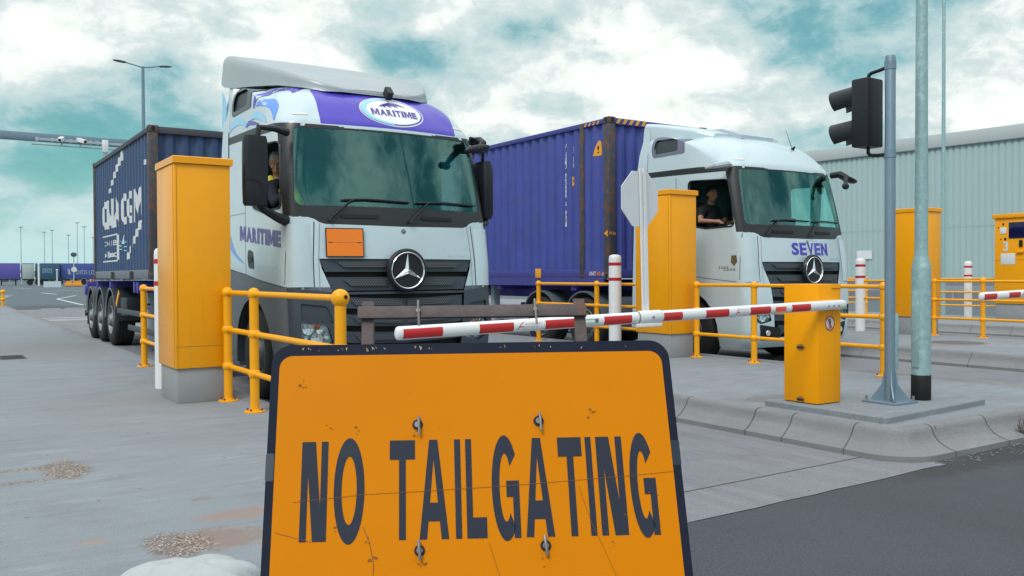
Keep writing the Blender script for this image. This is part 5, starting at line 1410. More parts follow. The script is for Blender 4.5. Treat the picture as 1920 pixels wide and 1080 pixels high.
b = B(); text('4.3m', lambda u, v: (.03 + u * .11, -.008, .79 + v * .06), .02, b=b); obj('height_text', b, STKY, c2)
b = B()
for i in range(5): b.sheet([(.17 + i * .15, 2.79), (.24 + i * .15, 2.79), (.30 + i * .15, 2.88), (.23 + i * .15, 2.88)], 'xz', .007)
for i in range(4): b.sheet([yz2(12.85 - i * .12, 4.14), yz2(12.80 - i * .12, 4.14), yz2(12.76 - i * .12, 4.2), yz2(12.81 - i * .12, 4.2)], 'yz', .002)
obj('hazard_stripe', b, STKY, c2)
b = B(); text('UNIT', lambda u, v: (.008, *yz2(12.72 - u * .20, 1.40 + v * .075)), .02, b=b); text('.com', lambda u, v: (.008, *yz2(12.37 - u * .16, 1.40 + v * .06)), .01, b=b); obj('rail_lettering', b, STKW, c2)
b = B(); text('45', lambda u, v: (.008, *yz2(12.51 - u * .12, 1.40 + v * .075)), .02, b=b); obj('rail_number', b, ORG, c2)
b = B().box(-.012, .01, 14.33 - C2[1] - .09, 14.33 - C2[1] + .09, .02, .20, .003); obj('yellow_tag', b, STKY, c2)
# darker lower side beam of this container
obj('side_beam', B().box(.012, .08, .17, 13.5, -.13, .008), INDIGOF, c2)

# ------------------------------------------------------------------ trailers
def trailer(label, X0, y0, y1, axles, legs, r=.53):
    t = thing('container_trailer', label, 'trailer', (X0, y0, 0), 0, 'skeletal container trailers'); L = y1 - y0
    for s in (-1, 1):
        obj('frame_rail', B().prism([(0, 1.12), (0, 1.30), (L, 1.30), (L, .95), (2.6, .95), (2.2, 1.12)], 'yz', s * .40, s * .48), CHAS, t)
    for y in (1.0, 3.6, 5.2, L - 6.0, L - 3.4, L - 1.7, L - .15): obj('cross_beam', B().box(-1.18, 1.18, y - .08, y + .08, 1.12, 1.325, .01), CHAS, t)
    for ay in axles:
        d = ay - y0; obj('axle', B().cyl((-.9, d, r), (.9, d, r), .075), BLK, t)
        for s in (-1, 1):
            x = s * 1.03; wd = .385
            w_ = obj('wheel', B().lathe([(.30, -wd / 2), (r - .10, -wd / 2 - .01), (r - .03, -wd / 2 + .01), (r, -wd / 2 + .05)] + [q for k in (-.10, -.035, .03, .095) for q in ((r, k), (r - .014, k + .004), (r - .014, k + .012), (r, k + .016))] + [(r, wd / 2 - .05), (r - .03, wd / 2 - .01), (r - .10, wd / 2 + .01), (.30, wd / 2)], (x, d, r), (s, 0, 0), 40), RUB, t, ang=40)
            o_ = wd / 2
            obj('rim', B().lathe([(.31, o_ - .02), (.29, o_ + .008), (.275, o_ - .02), (.26, o_ - .06), (.19, o_ - .05), (.16, o_ - .03), (.13, o_ + .0), (.11, o_ + .04), (0, o_ + .045)], (x, d, r), (s, 0, 0), 32), STEEL, w_)
            b = B(); A, C, D_, E_ = [], [], [], []
            for a in range(-4, 181, 8):
                ca, sa = math.cos(R(a)), math.sin(R(a)); A.append((s * .80, d - .625 * ca, r + .045 + .625 * sa)); C.append((s * 1.245, d - .625 * ca, r + .045 + .625 * sa)); D_.append((s * 1.25, d - .60 * ca, r + .045 + .60 * sa)); E_.append((s * 1.225, d - .575 * ca, r + .045 + .575 * sa))
            b.loft([A, C], (False, False), False); mg = obj('mudguard', b, mat('mudguard_black', (.026, .033, .042), .5), t)
            b = B().loft([C, D_, E_], (False, False), False); obj('mudguard_edge', b, mat('mudguard_edge_grey', (.16, .19, .23), .5), mg)
    d = legs - y0
    for s in (-1, 1):
        obj('landing_leg', B().box(s * .80 - .08, s * .80 + .08, d - .07, d + .07, .22, 1.2, .01).box(s * .8 - .16, s * .8 + .16, d - .14, d + .14, .19, .22), BLUEGREY, t)
    obj('rear_bumper', B().box(-1.2, 1.2, L - .02, L + .10, .48, .62, .01), BLK, t)
    rb = obj('rear_light_beam', B().box(-1.2, 1.2, L - .03, L + .10, .98, 1.20, .012), CHAS, t)
    for s in (-1, 1): obj('tail_lamp', B().box(s * .98 - .2, s * .98 + .2, L + .102, L + .125, 1.03, 1.15, .005), mat('tail_lamp_red', (.45, .02, .02), .3), rb)
    for s in (-1, 1):
        obj('mud_flap', B().box(s * 1.02 - .2, s * 1.02 + .2, axles[-1] - y0 + .66, axles[-1] - y0 + .68, .3, 1.05), BLK, t)
        obj('bumper_stay', B().box(s * .5 - .05, s * .5 + .05, L - .1, L - .02, .5, 1.0), BLK, t)
    obj('side_marker', B().box(-1.22, -1.18, L - 1.1, L - .9, 1.30, 1.37, .004), AMB, t)
    # side tool box with yellow strap marker ahead of the first axle, and a hanging rail
    f = axles[0] - y0
    obj('tool_box', B().box(-1.22, -.75, f - 1.75, f - 1.1, .66, 1.02, .02), BLK, t)
    obj('side_guard', B().box(-1.23, -1.20, f - 4.5, f - .75, .70, .80, .006).box(-1.23, -1.20, f - 4.5, f - 1.9, .42, .52, .006), mat('guard_dark', (.05, .055, .065), .5), t)
    obj('marker_board', B().obox((-1.235, f - .86, .98), (0, .75, -.66), (1, 0, 0), (0, .66, .75), .20, .006, .055), STKY, t)
    b = B().tube([(-.9, f - .8, .9), (-1.0, f - 1.4, .86), (-.9, f - 2.2, .9)], .02, 6); obj('air_line', b, BLK, t)
    return t


trailer('blue skeletal trailer on three axles under the navy container', 4.34, 12.0, 23.5, (19.75, 21.06, 22.37), 17.9)
trailer('skeletal trailer under the long indigo container', 11.34, 12.25, 25.9, (22.0, 23.3, 24.6), 16.6)

# ------------------------------------------------------------------ the amber sign on its frame
SO = Vector((.75407, 2.2888, 1.23445)); Sr = Vector((.858253, -.512639, .02456)); Su = Vector((.166495, .323371, .93151)); Sn = Sr.cross(Su)
base = Vector((1.20, 2.05, 0))
SM = Matrix(((Sr.x, -Sn.x, Su.x, SO.x - base.x), (Sr.y, -Sn.y, Su.y, SO.y - base.y), (Sr.z, -Sn.z, Su.z, SO.z - base.z), (0, 0, 0, 1))) @ Matrix(((1, 0, 0, 0), (0, 1, 0, 0), (-.0195, 0, 1, 0), (0, 0, 0, 1)))
sg = thing('warning_sign', 'large amber NO TAILGATING sign with black border hung on rusty frame', 'sign', base)
W_, H_ = 1.052, .765
def sob(name, b, m, parent=None, ang=35): return obj(name, b.xform(SM), m, parent or sg, ang)
board = sob('board', B().prism(round_poly(0, W_, -H_, 0, .052, 8), 'xz', 0, .006), SGNB)
sob('face', B().prism(round_poly(.0215, W_ - .0215, -H_ + .03, -.030, .034, 8), 'xz', -.0012, -.0002), SGNY, board)
Z0, Z1 = -.504, -.258
def z_(v): return Z0 + (Z1 - Z0) * v
lt = B(); D0 = -.0022
def q(x, pts): lt.sheet([(x + a, z_(v)) for a, v in pts], 'xz', D0)
def lN(x, w, a=.017, d=.034):
    q(x, [(0, 0), (0, 1), (a, 1), (a, 0)]); q(x, [(w - a, 0), (w - a, 1), (w, 1), (w, 0)]); q(x, [(a, 1), (d, 1), (w - a, .335), (w - a, 0), (w - d, 0), (a, .665)])
def lT(x, w, a=.017, h=.20): q(x, [(0, 1 - h), (0, 1), (w, 1), (w, 1 - h), (w / 2 + a / 2, 1 - h), (w / 2 + a / 2, 0), (w / 2 - a / 2, 0), (w / 2 - a / 2, 1 - h)])
def lI(x, a=.0155): q(x, [(0, 0), (0, 1), (a, 1), (a, 0)])
def lL(x, w, a=.0155, h=.205): q(x, [(0, 0), (0, 1), (a, 1), (a, h), (w, h), (w, 0)])
def lA(x, w, a=.0185):
    c = w / 2; tp = .0105; zi = .80
    def inner(v): return a + (c - a) * v / zi
    q(x, [(0, 0), (c - tp, 1), (c, 1), (c, zi), (a, 0)]); q(x, [(w, 0), (w - a, 0), (c, zi), (c, 1), (c + tp, 1)])
    q(x, [(inner(.175), .175), (inner(.36), .36), (w - inner(.36), .36), (w - inner(.175), .175)])
def ringq(x, w, a0, a1, n=40, th=.0195, tv=.19):
    for i in range(n):
        A, C = R(a0 + (a1 - a0) * i / n), R(a0 + (a1 - a0) * (i + 1) / n)
        o = lambda t: (w / 2 + w / 2 * math.cos(t), .5 + .533 * math.sin(t)); k = lambda t: (w / 2 + (w / 2 - th) * math.cos(t), .5 + (.533 - tv) * math.sin(t))
        q(x, [o(A), k(A), k(C), o(C)])
def lG(x, w):
    ringq(x, w, 38, 311); q(x, [(w - .0165, -.005), (w - .0165, .40), (w * .53, .40), (w * .53, .565), (w, .565), (w, -.005)])
lN(.089, .066); ringq(.171, .0765, 0, 360); lT(.310, .064); lA(.384, .073); lI(.4735); lL(.5015, .050); lG(.566, .069); lA(.648, .071); lT(.7375, .061); lI(.8085); lN(.836, .067); lG(.9165, .066)
sob('lettering', lt, SGNL, board)
# cracks and scuffs in the sheet
for pts, wd in (([(.07, -.408), (.25, -.392), (.42, -.386), (.60, -.378), (.80, -.366), (.93, -.358), (1.028, -.350)], .0010), ([(.555, -.515), (.568, -.56), (.59, -.64)], .0009),
                ([(.785, -.38), (.81, -.47), (.84, -.54), (.87, -.62)], .0009), ([(.03, -.48), (.12, -.505)], .001), ([(.245, -.47), (.262, -.51), (.272, -.56), (.27, -.62)], .0014)):
    b = B()
    for (x0, t0), (x1, t1) in zip(pts, pts[1:]):
        d = Vector((x1 - x0, t1 - t0)).normalized(); nn = Vector((-d.y, d.x)) * wd / 2
        b.sheet([(x0 + nn.x, t0 + nn.y), (x0 - nn.x, t0 - nn.y), (x1 - nn.x, t1 - nn.y), (x1 + nn.x, t1 + nn.y)], 'xz', -.003)
    sob('crack', b, SCR, board)
b = B(); random.seed(11)
for s, t_, n, rr, ln in ((.083, -.112, 9, .012, .006), (.157, -.224, 6, .012, .004), (.222, -.222, 8, .015, .006), (.36, -.135, 3, .01, .003), (.835, -.20, 10, .014, .006), (.176, -.475, 5, .008, .005), (.255, -.505, 8, .014, .007), (.268, -.545, 6, .012, .008), (.855, -.47, 8, .03, .004), (.86, -.525, 7, .022, .004), (.60, -.09, 3, .03, .003), (.95, -.08, 4, .03, .003), (.45, -.24, 3, .02, .002), (.30, -.16, 3, .1, .002), (.7, -.13, 6, .2, .002), (.5, -.6, 8, .3, .002), (.98, -.40, 4, .02, .004), (.375, -.245, 5, .008, .006), (.386, -.56, 8, .014, .006), (.69, -.215, 6, .012, .006), (.695, -.56, 8, .014, .005), (.92, -.30, 5, .05, .003)):
    for i in range(max(2, int(n * .6))):
        x = s + random.gauss(0, rr * .5); z = t_ + random.gauss(0, rr * .55); l = ln * random.uniform(.25, .8); a = random.uniform(0, math.pi)
        pts = [(x + l * math.cos(a + k * 1.05) * random.uniform(.35, 1), z + l * math.sin(a + k * 1.05) * random.uniform(.25, .9)) for k in range(6)]
        sob('scuff', B().sheet(pts, 'xz', -.0032 - random.uniform(0, .0004)), SCR, board)
b = B()
for i in range(26):
    x = random.uniform(.04, 1.0); b.sheet([(x, -.004 - random.random() * .014), (x + .006 * random.random() + .002, -.006 - random.random() * .012), (x + .003, -.012 - random.random() * .01)], 'xz', -.0006)
sob('chipped_paint', b, mat('chip_tan', (.36, .25, .12), .7), board)
b = B().prism(round_poly(-.0015, .0195, -.355, -.285, .006), 'xz', -.0012, .0002); sob('tape_patch', b, mat('tape_grey', (.055, .07, .085), .5, spec=.2), board)
b = B().prism(round_poly(W_ - .021, W_ + .001, -.335, -.27, .004), 'xz', -.0012, .0002); sob('tape_patch', b, mat('tape_navy', (.022, .034, .055), .5, spec=.2), board)
for s, t_, bend in ((.381, -.2185, 1), (.693, -.2145, 1), (.384, -.530, 0), (.694, -.525, 0)):
    h = sob('hook_hole', B().cyl((s, -.003, t_), (s, -.0035, t_), .0135, n=18), DARK, board)
    hk = B()
    if bend: hk.tube([(s + .003, .012, t_ + .012), (s + .003, -.010, t_ + .020), (s + .004, -.016, t_ + .008), (s + .005, -.014, t_ - .028)], .0035, 6)
    else: hk.tube([(s + .002, -.012, t_ - .024), (s, -.016, t_), (s - .002, -.010, t_ + .024)], .004, 6)
    hk.cyl((s, -.003, t_), (s, -.009, t_), .008, n=8); sob('hook_bolt', hk, BOLT, board)
for s in (.2475, .822): 
    p = B().box(s - .0155, s + .0155, .012, .016, -1.318, .126).box(s + .0115, s + .0155, .016, .042, -1.318, .126); sob('upright', p, RUSTY)
p = B().box(.222, .840, -.004, .0115, .072, .106, .002); sob('crossbar', p, RUSTY)
p = B().box(.232, .838, .016, .030, -.86, -.83).box(.232, .838, .016, .030, -1.2, -1.17); sob('brace', p, RUSTY)
for s in (.385, .700): sob('hook_rod', B().tube([(s, .03, .112), (s, -.008, .118), (s, -.012, .105), (s + .002, -.012, .046)], .0032, 6).cyl((s, -.006, .09), (s, -.013, .09), .006, n=8), mat('old_zinc', (.22, .21, .21), .5, metal=.6, rust=.5))
for s in (.2475, .822):
    top = SM @ Vector((s, .03, .05)); foot = Vector((top.x + .30, top.y + .50, 0.205 if False else .012))
    obj('rear_leg', B().cyl(top, (foot.x, foot.y, -base.z + .012), .014, n=8), RUSTY, sg)

# pale sack on the concrete
def sack():
    b = B(); n, m = 36, 20; rings = []
    for i in range(m + 1):
        ph = math.pi / 2 * i / m; r = []
        for k in range(n):
            a = 2 * math.pi * k / n; x = .27 * math.cos(a) * math.cos(ph) ** .7; y = .17 * math.sin(a) * math.cos(ph) ** .7; z = .15 * math.sin(ph) ** .9
            nz = noise.noise(Vector((x * 7, y * 9, z * 5))) * .03 + noise.noise(Vector((x * 20 + 5, y * 8, z * 18))) * .010 - .13 * max(0, math.sin(a * 3.0 + 1.2 + z * 6)) ** 2 * math.cos(ph) - .04 * max(0, math.sin(a * 7 + z * 20)) * math.cos(ph)
            r.append((x * (1 + nz * 2), y * (1 + nz * 2), z + nz * .35 * math.sin(ph)))
        rings.append(r)
    b.loft(rings, cap=(True, True)); return b
sk = obj('sandbag', sack(), mat('sack_cloth', (.40, .44, .45), .85, var=.15, vscale=9, bump=.3, bscale=160, dirt_or_shade=.8, dirt_or_shade_col=(.20, .23, .25), dscale=9), ang=180)  # the dark blotches paint the shade of folds into the cloth colour
sk.scale = (1.12, 1.15, 1.02); sk.location = (.815, 3.43, .195); sk.rotation_euler = (0, 0, R(-30)); tag(sk, 'pale weathered sack lying on concrete left of the amber sign', 'sandbag')

# ------------------------------------------------------------------ the two drivers
def remeshed(b, name, m, parent, vox=.010, smooth=2):
    o = obj(name, b, m, None, fix=True)
    md = o.modifiers.new('r', 'REMESH'); md.mode = 'VOXEL'; md.voxel_size = vox
    sm = o.modifiers.new('s', 'SMOOTH'); sm.iterations = smooth; sm.factor = .5
    bpy.context.view_layer.update()
    me = bpy.data.meshes.new_from_object(o.evaluated_get(bpy.context.evaluated_depsgraph_get()))
    o.modifiers.clear(); old = o.data; o.data = me; bpy.data.meshes.remove(old)
    me.materials.clear(); me.materials.append(m)
    for p in me.polygons: p.use_smooth = True
    if parent: o.parent = parent
    return o


def person(label, origin, P, head_dir, skin, hair, top, trou, sleeve_short, vest=None, group='drivers in the lorry cabs'):
    """P: joint positions; the body is one continuous surface, clothing and hair are its children"""
    V = {k: Vector(v) for k, v in P.items()}
    f = Vector(head_dir).normalized(); rt = f.cross(Vector((0, 0, 1))).normalized(); up = rt.cross(f)
    HM = Matrix(((rt.x, -f.x, up.x, V['head'].x), (rt.y, -f.y, up.y, V['head'].y), (rt.z, -f.z, up.z, V['head'].z), (0, 0, 0, 1)))
    h = B().sph((0, .012, .03), .095, 20, 14, (.82, 1.02, 1.0)).sph((0, -.020, -.045), .066, 16, 12, (.90, 1.05, 1.10)).sph((0, -.045, -.085), .036, 12, 8, (1.1, .9, .8))
    h.tube([(0, -.088, .025), (0, -.108, -.012), (0, -.112, -.028), (0, -.095, -.036)], [.010, .013, .017, .012], 8)
    h.sph((0, -.088, -.064), .014, 10, 6, (1.7, .8, .5)).sph((0, -.086, -.075), .013, 10, 6, (1.5, .8, .5)).sph((-.034, -.076, .042), .02, 10, 6, (1.3, .6, .5)).sph((.034, -.076, .042), .02, 10, 6, (1.3, .6, .5))
    for s in (-1, 1): h.sph((s * .080, .015, -.005), .03, 10, 8, (.35, .7, 1.1))
    h.sph((-.042, -.066, -.02), .024).sph((.042, -.066, -.02), .024); h.xform(HM)
    bd = B(); bd.add(h)
    ch = V['chest']; bd.tube([V['hip'], (V['hip'] + ch) / 2, ch, V['neck'] + (ch - V['neck']) * .25], [.15, .145, .165, .10], 16).tube([V['neck'] + (ch - V['neck']) * .35, V['neck'], HM @ Vector((0, .02, -.06))], [.075, .055, .053], 14)
    bd.tube([V['shl'], V['neck'] + Vector((0, 0, -.04)), V['shr']], [.068, .075, .068], 12)
    for s in 'lr':
        bd.sph(V['sh' + s], .068).tube([V['sh' + s], V['el' + s], V['wr' + s]], [.060, .045, .030], 12).sph(V['el' + s], .046)
        a = (V['wr' + s] - V['el' + s]).normalized(); pm = V['hand' + s]; d = (pm - V['wr' + s]).normalized(); side = d.cross(Vector((0, 0, 1))).normalized()
        bd.tube([V['wr' + s], V['wr' + s] + d * .045, V['wr' + s] + d * .085], [.030, .036, .034], 12)
        for i, ln in enumerate((.062, .074, .070, .052)):
            p0 = V['wr' + s] + d * .08 + side * (-.030 + i * .020); bd.tube([p0, p0 + d * ln * .5 + Vector((0, 0, -.008)), p0 + d * ln * .85 + Vector((0, 0, -.03))], [.0105, .0098, .0085], 8)
        t0 = V['wr' + s] + d * .03 - side * .03 * (1 if s == 'l' else -1); bd.tube([t0, t0 + d * .03 - side * .022 * (1 if s == 'l' else -1), t0 + d * .06 - side * .026 * (1 if s == 'l' else -1)], [.014, .012, .010], 8)
        bd.tube([V['hip'] + Vector((-.09 if s == 'l' else .09, 0, 0)), V['kn' + s], V['an' + s]], [.09, .065, .045], 12).sph(V['kn' + s], .066).tube([V['an' + s], V['an' + s] + Vector((0, -.14, -.05))], [.045, .035], 10)
    root = remeshed(bd, 'person', skin, None, .0085, 2); root.location = origin
    tag(root, label, 'person', group)
    c = B(); c.tube([V['hip'] + Vector((0, 0, -.02)), (V['hip'] + ch) / 2, ch, V['neck'] + (ch - V['neck']) * .30], [.17, .165, .18, .115], 18).tube([V['shl'], V['neck'] + Vector((0, 0, -.055)), V['shr']], [.080, .082, .080], 14)
    for s in 'lr':
        e = V['sh' + s] + (V['el' + s] - V['sh' + s]) * (.62 if sleeve_short else 1.0)
        c.sph(V['sh' + s], .080).tube([V['sh' + s], e], [.074, .062], 14)
        if not sleeve_short: c.sph(V['el' + s], .060).tube([V['el' + s], V['wr' + s] + (V['el' + s] - V['wr' + s]) * .15], [.058, .045], 12)
    remeshed(c, 'jumper' if not sleeve_short else 'tshirt', top, root, .011, 2)
    c = B()
    for s in 'lr': c.tube([V['hip'] + Vector((-.09 if s == 'l' else .09, 0, -.01)), V['kn' + s], V['an' + s]], [.105, .08, .06], 12).sph(V['kn' + s], .08)
    remeshed(c, 'trousers', trou, root, .014, 2)
    hr = B().sph((0, .026, .052), .098, 20, 14, (.86, 1.02, .98)).sph((0, .055, .0), .075, 16, 10, (.98, .8, 1.1)); hr.sph((0, -.05, .10), .05, 12, 8, (1.25, .7, .55)).sph((-.075, .02, .03), .03, 10, 8, (.5, .8, 1.2)).sph((.075, .02, .03), .03, 10, 8, (.5, .8, 1.2)); hr.xform(HM)
    remeshed(hr, 'hair', hair, root, .008, 1)
    for s in (-1, 1):
        e = B().sph((s * .033, -.0835, .018), .0105, 10, 8, (1.2, .6, .55)).xform(HM); eo = obj('eye', e, EYEW, root)
        obj('iris', B().sph((s * .033, -.0915, .018), .0055, 8, 6, (1, .35, 1)).xform(HM), DARK, eo)
        obj('eyebrow', B().tube([(s * .016, -.093, .040), (s * .034, -.093, .046), (s * .052, -.082, .040)], .0055, 6).xform(HM), hair, root)
    obj('lips', B().sph((0, -.0985, -.068), .010, 10, 6, (2.1, .45, .55)).xform(HM), mat('lip_tone', (.34, .14, .11), .5), root)
    if vest:
        c = B(); 
        for s, k in (('l', -1), ('r', 1)):
            c.tube([V['hip'] + Vector((k * .10, -.09, .02)), ch + Vector((k * .10, -.10, -.05)), V['neck'] + Vector((k * .10, -.02, -.015)), ch + Vector((k * .09, .13, .02))], [.075, .085, .055, .07], 12)
        remeshed(c, 'hi_vis_vest', vest, root, .012, 2)
    return root


ox, oy = TR1
person('driver with grey hair and yellow hi-vis vest leaning at left lorry window', (ox, oy, 0), dict(
    head=(-.985, 1.30, 2.715), neck=(-.945, 1.37, 2.55), chest=(-.86, 1.42, 2.36), hip=(-.70, 1.46, 2.06), shl=(-1.05, 1.32, 2.44), shr=(-.76, 1.50, 2.45),
    ell=(-1.08, 1.06, 2.24), wrl=(-1.02, .86, 2.36), handl=(-.98, .80, 2.42), elr=(-.60, 1.26, 2.22), wrr=(-.62, 1.05, 2.20), handr=(-.62, .96, 2.18), knl=(-.82, 1.02, 2.02), anl=(-.80, .92, 1.60), knr=(-.56, 1.02, 2.02), anr=(-.56, .92, 1.60)),
    (-.38, -.88, -.34), SKIN, HAIRG, CLOTHN, TROU, False, VEST)
ox, oy = TR2
person('driver in black T-shirt with bare forearm along right lorry window sill', (ox, oy, 0), dict(
    head=(-.83, 1.25, 2.70), neck=(-.80, 1.31, 2.54), chest=(-.78, 1.38, 2.36), hip=(-.70, 1.46, 2.05), shl=(-1.00, 1.33, 2.43), shr=(-.60, 1.40, 2.45),
    ell=(-1.14, 1.20, 2.26), wrl=(-1.15, .86, 2.235), handl=(-1.15, .76, 2.225), elr=(-.56, 1.14, 2.22), wrr=(-.58, .98, 2.28), handr=(-.58, .92, 2.30), knl=(-.82, 1.02, 2.02), anl=(-.80, .92, 1.60), knr=(-.56, 1.02, 2.02), anr=(-.56, .92, 1.60)),
    (-.22, -.97, -.12), SKIN2, HAIRB, CLOTHB, TROU, True)

# ------------------------------------------------------------------ camera gantry over the yard exit
t = thing('camera_gantry', 'grey steel gantry beam with white cameras at left edge above the yard', 'gantry', (1.0, 33, 0))
obj('beam', B().box(-1.2, 9.2, -.12, .12, 5.92, 6.18, .01), POLEG, t)
for x in (-.9, 8.6): obj('leg', B().box(x - .11, x + .11, -.11, .11, 0, 5.92, .01).box(x - .2, x + .2, -.2, .2, 0, .03), POLEG, t)
obj('cable_tray', B().box(1.85, 5.6, -.30, -.14, 5.78, 5.81, .004).box(2.05, 5.6, -.26, -.24, 5.93, 6.01), mat('tray_alloy', (.42, .50, .53), .45, metal=.4), t)
for x, dr in ((2.72, -.35), (3.28, .5)):
    p = Vector((x, -.26, 6.02)); d = Vector((dr, -1, -.32)).normalized()
    ca = obj('camera_housing', B().obox(p + d * .08, d.cross((0, 0, 1)), d, d.cross((0, 0, 1)).cross(d), .065, .20, .06), WHP, t)
    obj('lens', B().cyl(p + d * .28, p + d * .295, .045), DARK, ca); obj('bracket', B().box(x - .02, x + .02, -.28, -.2, 5.8, 5.98), POLEG, ca)
obj('sensor_box', B().box(3.95, 4.14, -.34, -.2, 5.66, 6.08, .02), WHP, t)
obj('sensor_bracket', B().box(3.97, 4.12, -.30, -.24, 5.56, 5.66), mat('tray_alloy', (.42, .50, .53), .45, metal=.4), t)
for x in (2.0, 2.45, 3.0, 3.6, 3.8): obj('junction_box', B().box(x - .045, x + .045, -.24, -.16, 5.90, 6.03, .006), BLUEGREY, t)

# ------------------------------------------------------------------ warehouse along the right
t = thing('warehouse', 'long pale grey-green ribbed warehouse wall behind the right lanes', 'building', (46.4, 24, 0))
ang = math.atan(.0856); WMx = Matrix.Rotation(ang, 4, 'Z')
CLAD = mat('cladding_grey_green', (.385, .51, .52), .5, var=.05, vscale=.4, dirt_or_shade=.15, dirt_or_shade_col=(.33, .41, .41), dscale=.6, streak=.12)
FASC = mat('fascia_lilac_grey', (.46, .50, .52), .45, var=.04, vscale=.5)
b = B(); pts = []; y = -36.0
while y < 30: pts += [(0, y), (0, y + .20), (.05, y + .235), (.05, y + .295)]; y += .33
b.loft([[(x, y, z) for x, y in pts] for z in (1.05, 3.9)], (False, False), False); obj('cladding', b.xform(WMx), CLAD, t, ang=20)
b = B(); b.loft([[(x - .012, y, z) for x, y in pts] for z in (3.88, 8.3)], (False, False), False); obj('cladding', b.xform(WMx), CLAD, t, ang=20)
b = B().box(-.12, .4, -36, 30, 8.28, 9.0, .03); obj('fascia', b.xform(WMx), FASC, t)
obj('fascia_edge_strip', B().box(-.135, -.11, -36, 30, 8.255, 8.30).xform(WMx), mat('edge_strip_grey', (.18, .21, .22), .6), t)  # darker strip along the lower edge of the fascia
obj('dado_wall', B().box(.0, .4, -36, 30, 0, 1.05).xform(WMx), LAV, t)
obj('roof', B().prism([(.4, 9.0), (.4, 8.9), (24, 11.4), (24, 11.5)], 'xz', -36, 30).xform(WMx), FASC, t)
obj('far_end_wall', B().prism([(.05, 0), (24, 0), (24, 11.4), (.05, 8.9)], 'xz', 29.8, 30).xform(WMx), CLAD, t)
obj('roof_vent', B().box(1.2, 3.2, -36, -.6, 9.0, 9.55, .05).xform(WMx), FASC, t)
for y, z in ((7.2, 2.25), (-3.2, 2.5), (-7.4, 1.9)): obj('wall_notice', B().box(-.05, -.02, y, y + .95, z, z + .5).xform(WMx), WHP, t)
b = B()
for y in range(-34, 30, 6): b.box(-1.2, -1.1, y - .06, y + .06, 0, .72)
b.box(-1.25, -1.17, -36, 30, .45, .75).xform(WMx)
o = obj('crash_barrier', b, mat('armco_grey', (.34, .37, .40), .5, metal=.3)); o.location = (46.4, 24, 0); tag(o, 'grey crash barrier along the foot of the warehouse wall', 'barrier')

# ------------------------------------------------------------------ far side of the yard
def box_trailer(label, x0, x1, y, m, group='trailers parked across the yard', front=None):
    t = thing('box_trailer', label, 'trailer', ((x0 + x1) / 2, y, 0), 0, group); h = (x1 - x0) / 2
    obj('body', B().box(-h, h, 0, 2.55, 1.15, 3.95, .04), m, t)
    obj('side_skirt', B().box(-h, h, .02, .1, .95, 1.13), BLK, t)
    obj('top_rail', B().box(-h, h, -.02, 0, 3.83, 3.95), mat('rail_pale_blue', (.25, .28, .5), .5), t)
    for x in (-h + 1.2, -h + 2.5, -h + 3.8): obj('wheel', B().cyl((x, .1, .5), (x, .45, .5), .5, n=16), RUB, t)
    obj('landing_leg', B().box(h - 3, h - 2.8, .3, .5, 0, 1.1), BLK, t)
    return t
fy = 178
box_trailer('purple curtain-side trailer at far left of the yard', 0.0, 13.4, fy, mat('far_purple', (.12, .10, .42), .5))
t = box_trailer('white box trailer standing next to the far purple trailer', 13.7, 15.6, fy, mat('far_white', (.40, .47, .46), .6))
t = box_trailer('dark blue-green trailer with pale lettering across the yard', 15.9, 19.6, fy - .5, mat('far_teal', (.035, .10, .17), .6))
b = B(); text('DFDS', lambda u, v: (-.9 + u * 1.5, -.03, 2.2 + v * .8), .01, b=b); obj('lettering', b, mat('far_lettering', (.30, .42, .52), .6), t)
t = box_trailer('blue trailer with pale logistics lettering left of navy container', 19.8, 33.4, fy, mat('far_blue', (.055, .08, .30), .6))
b = B(); text('DFDS LOGISTICS', lambda u, v: (-4.2 + u * 5.6, -.03, 1.9 + v * .8), .01, b=b); b.sheet([(-5.6, 1.9), (-5.1, 1.9), (-5.35, 2.9), (-5.7, 2.9)], 'xz', -.03); obj('lettering', b, mat('far_lettering', (.30, .42, .52), .6), t)
for x, lab in ((15.1, 'pale post standing in front of the far trailers'), (17.8, 'shorter pale post in front of the far blue trailers')):
    t = thing('yard_post', lab, 'post', (x, 165, 0)); obj('post', B().cyl((0, 0, 0), (0, 0, 3.6 if x < 16 else 2.6), .16 if x < 16 else .1, n=10), mat('post_white', (.66, .70, .68), .6), t); obj('cap', B().sph((0, 0, 3.6 if x < 16 else 2.6), .17), mat('post_white', (.66, .70, .68), .6), t)
for x, wd, lab in ((17.75, .5, 'narrow orange road block in the far yard'), (18.95, .7, 'wider orange road block near the far signpost')):
    t = thing('road_block', lab, 'road block', (x, 150, 0)); obj('body', B().loft([[(-wd * k, -.25 * k, z), (wd * k, -.25 * k, z), (wd * k, .25 * k, z), (-wd * k, .25 * k, z)] for z, k in ((0, 1), (.3, 1), (.4, .8), (.85, .72))]), mat('block_orange', (.78, .30, .02), .5), t); obj('foot', B().box(-wd * 1.05, wd * 1.05, -.3, .3, 0, .08), BLK, t)
t = thing('yard_sign', 'thin far signpost with dark camera head above the orange road block', 'signpost', (18.75, 152, 0))
obj('pole', B().cyl((0, 0, 0), (0, 0, 4.9), .07, n=8), mat('far_mast_grey', (.35, .45, .48), .6), t); obj('head', B().loft([[(-.4 * k, -.2 * k, z), (.4 * k, -.2 * k, z), (.4 * k, .2 * k, z), (-.4 * k, .2 * k, z)] for z, k in ((4.6, .6), (4.8, 1), (5.1, 1), (5.25, .6))]), mat('far_dark', (.06, .10, .12), .6), t)
obj('plate', B().cyl((0, -.1, 2.6), (0, -.13, 2.6), .42, n=16), mat('post_white', (.66, .70, .68), .6), t)
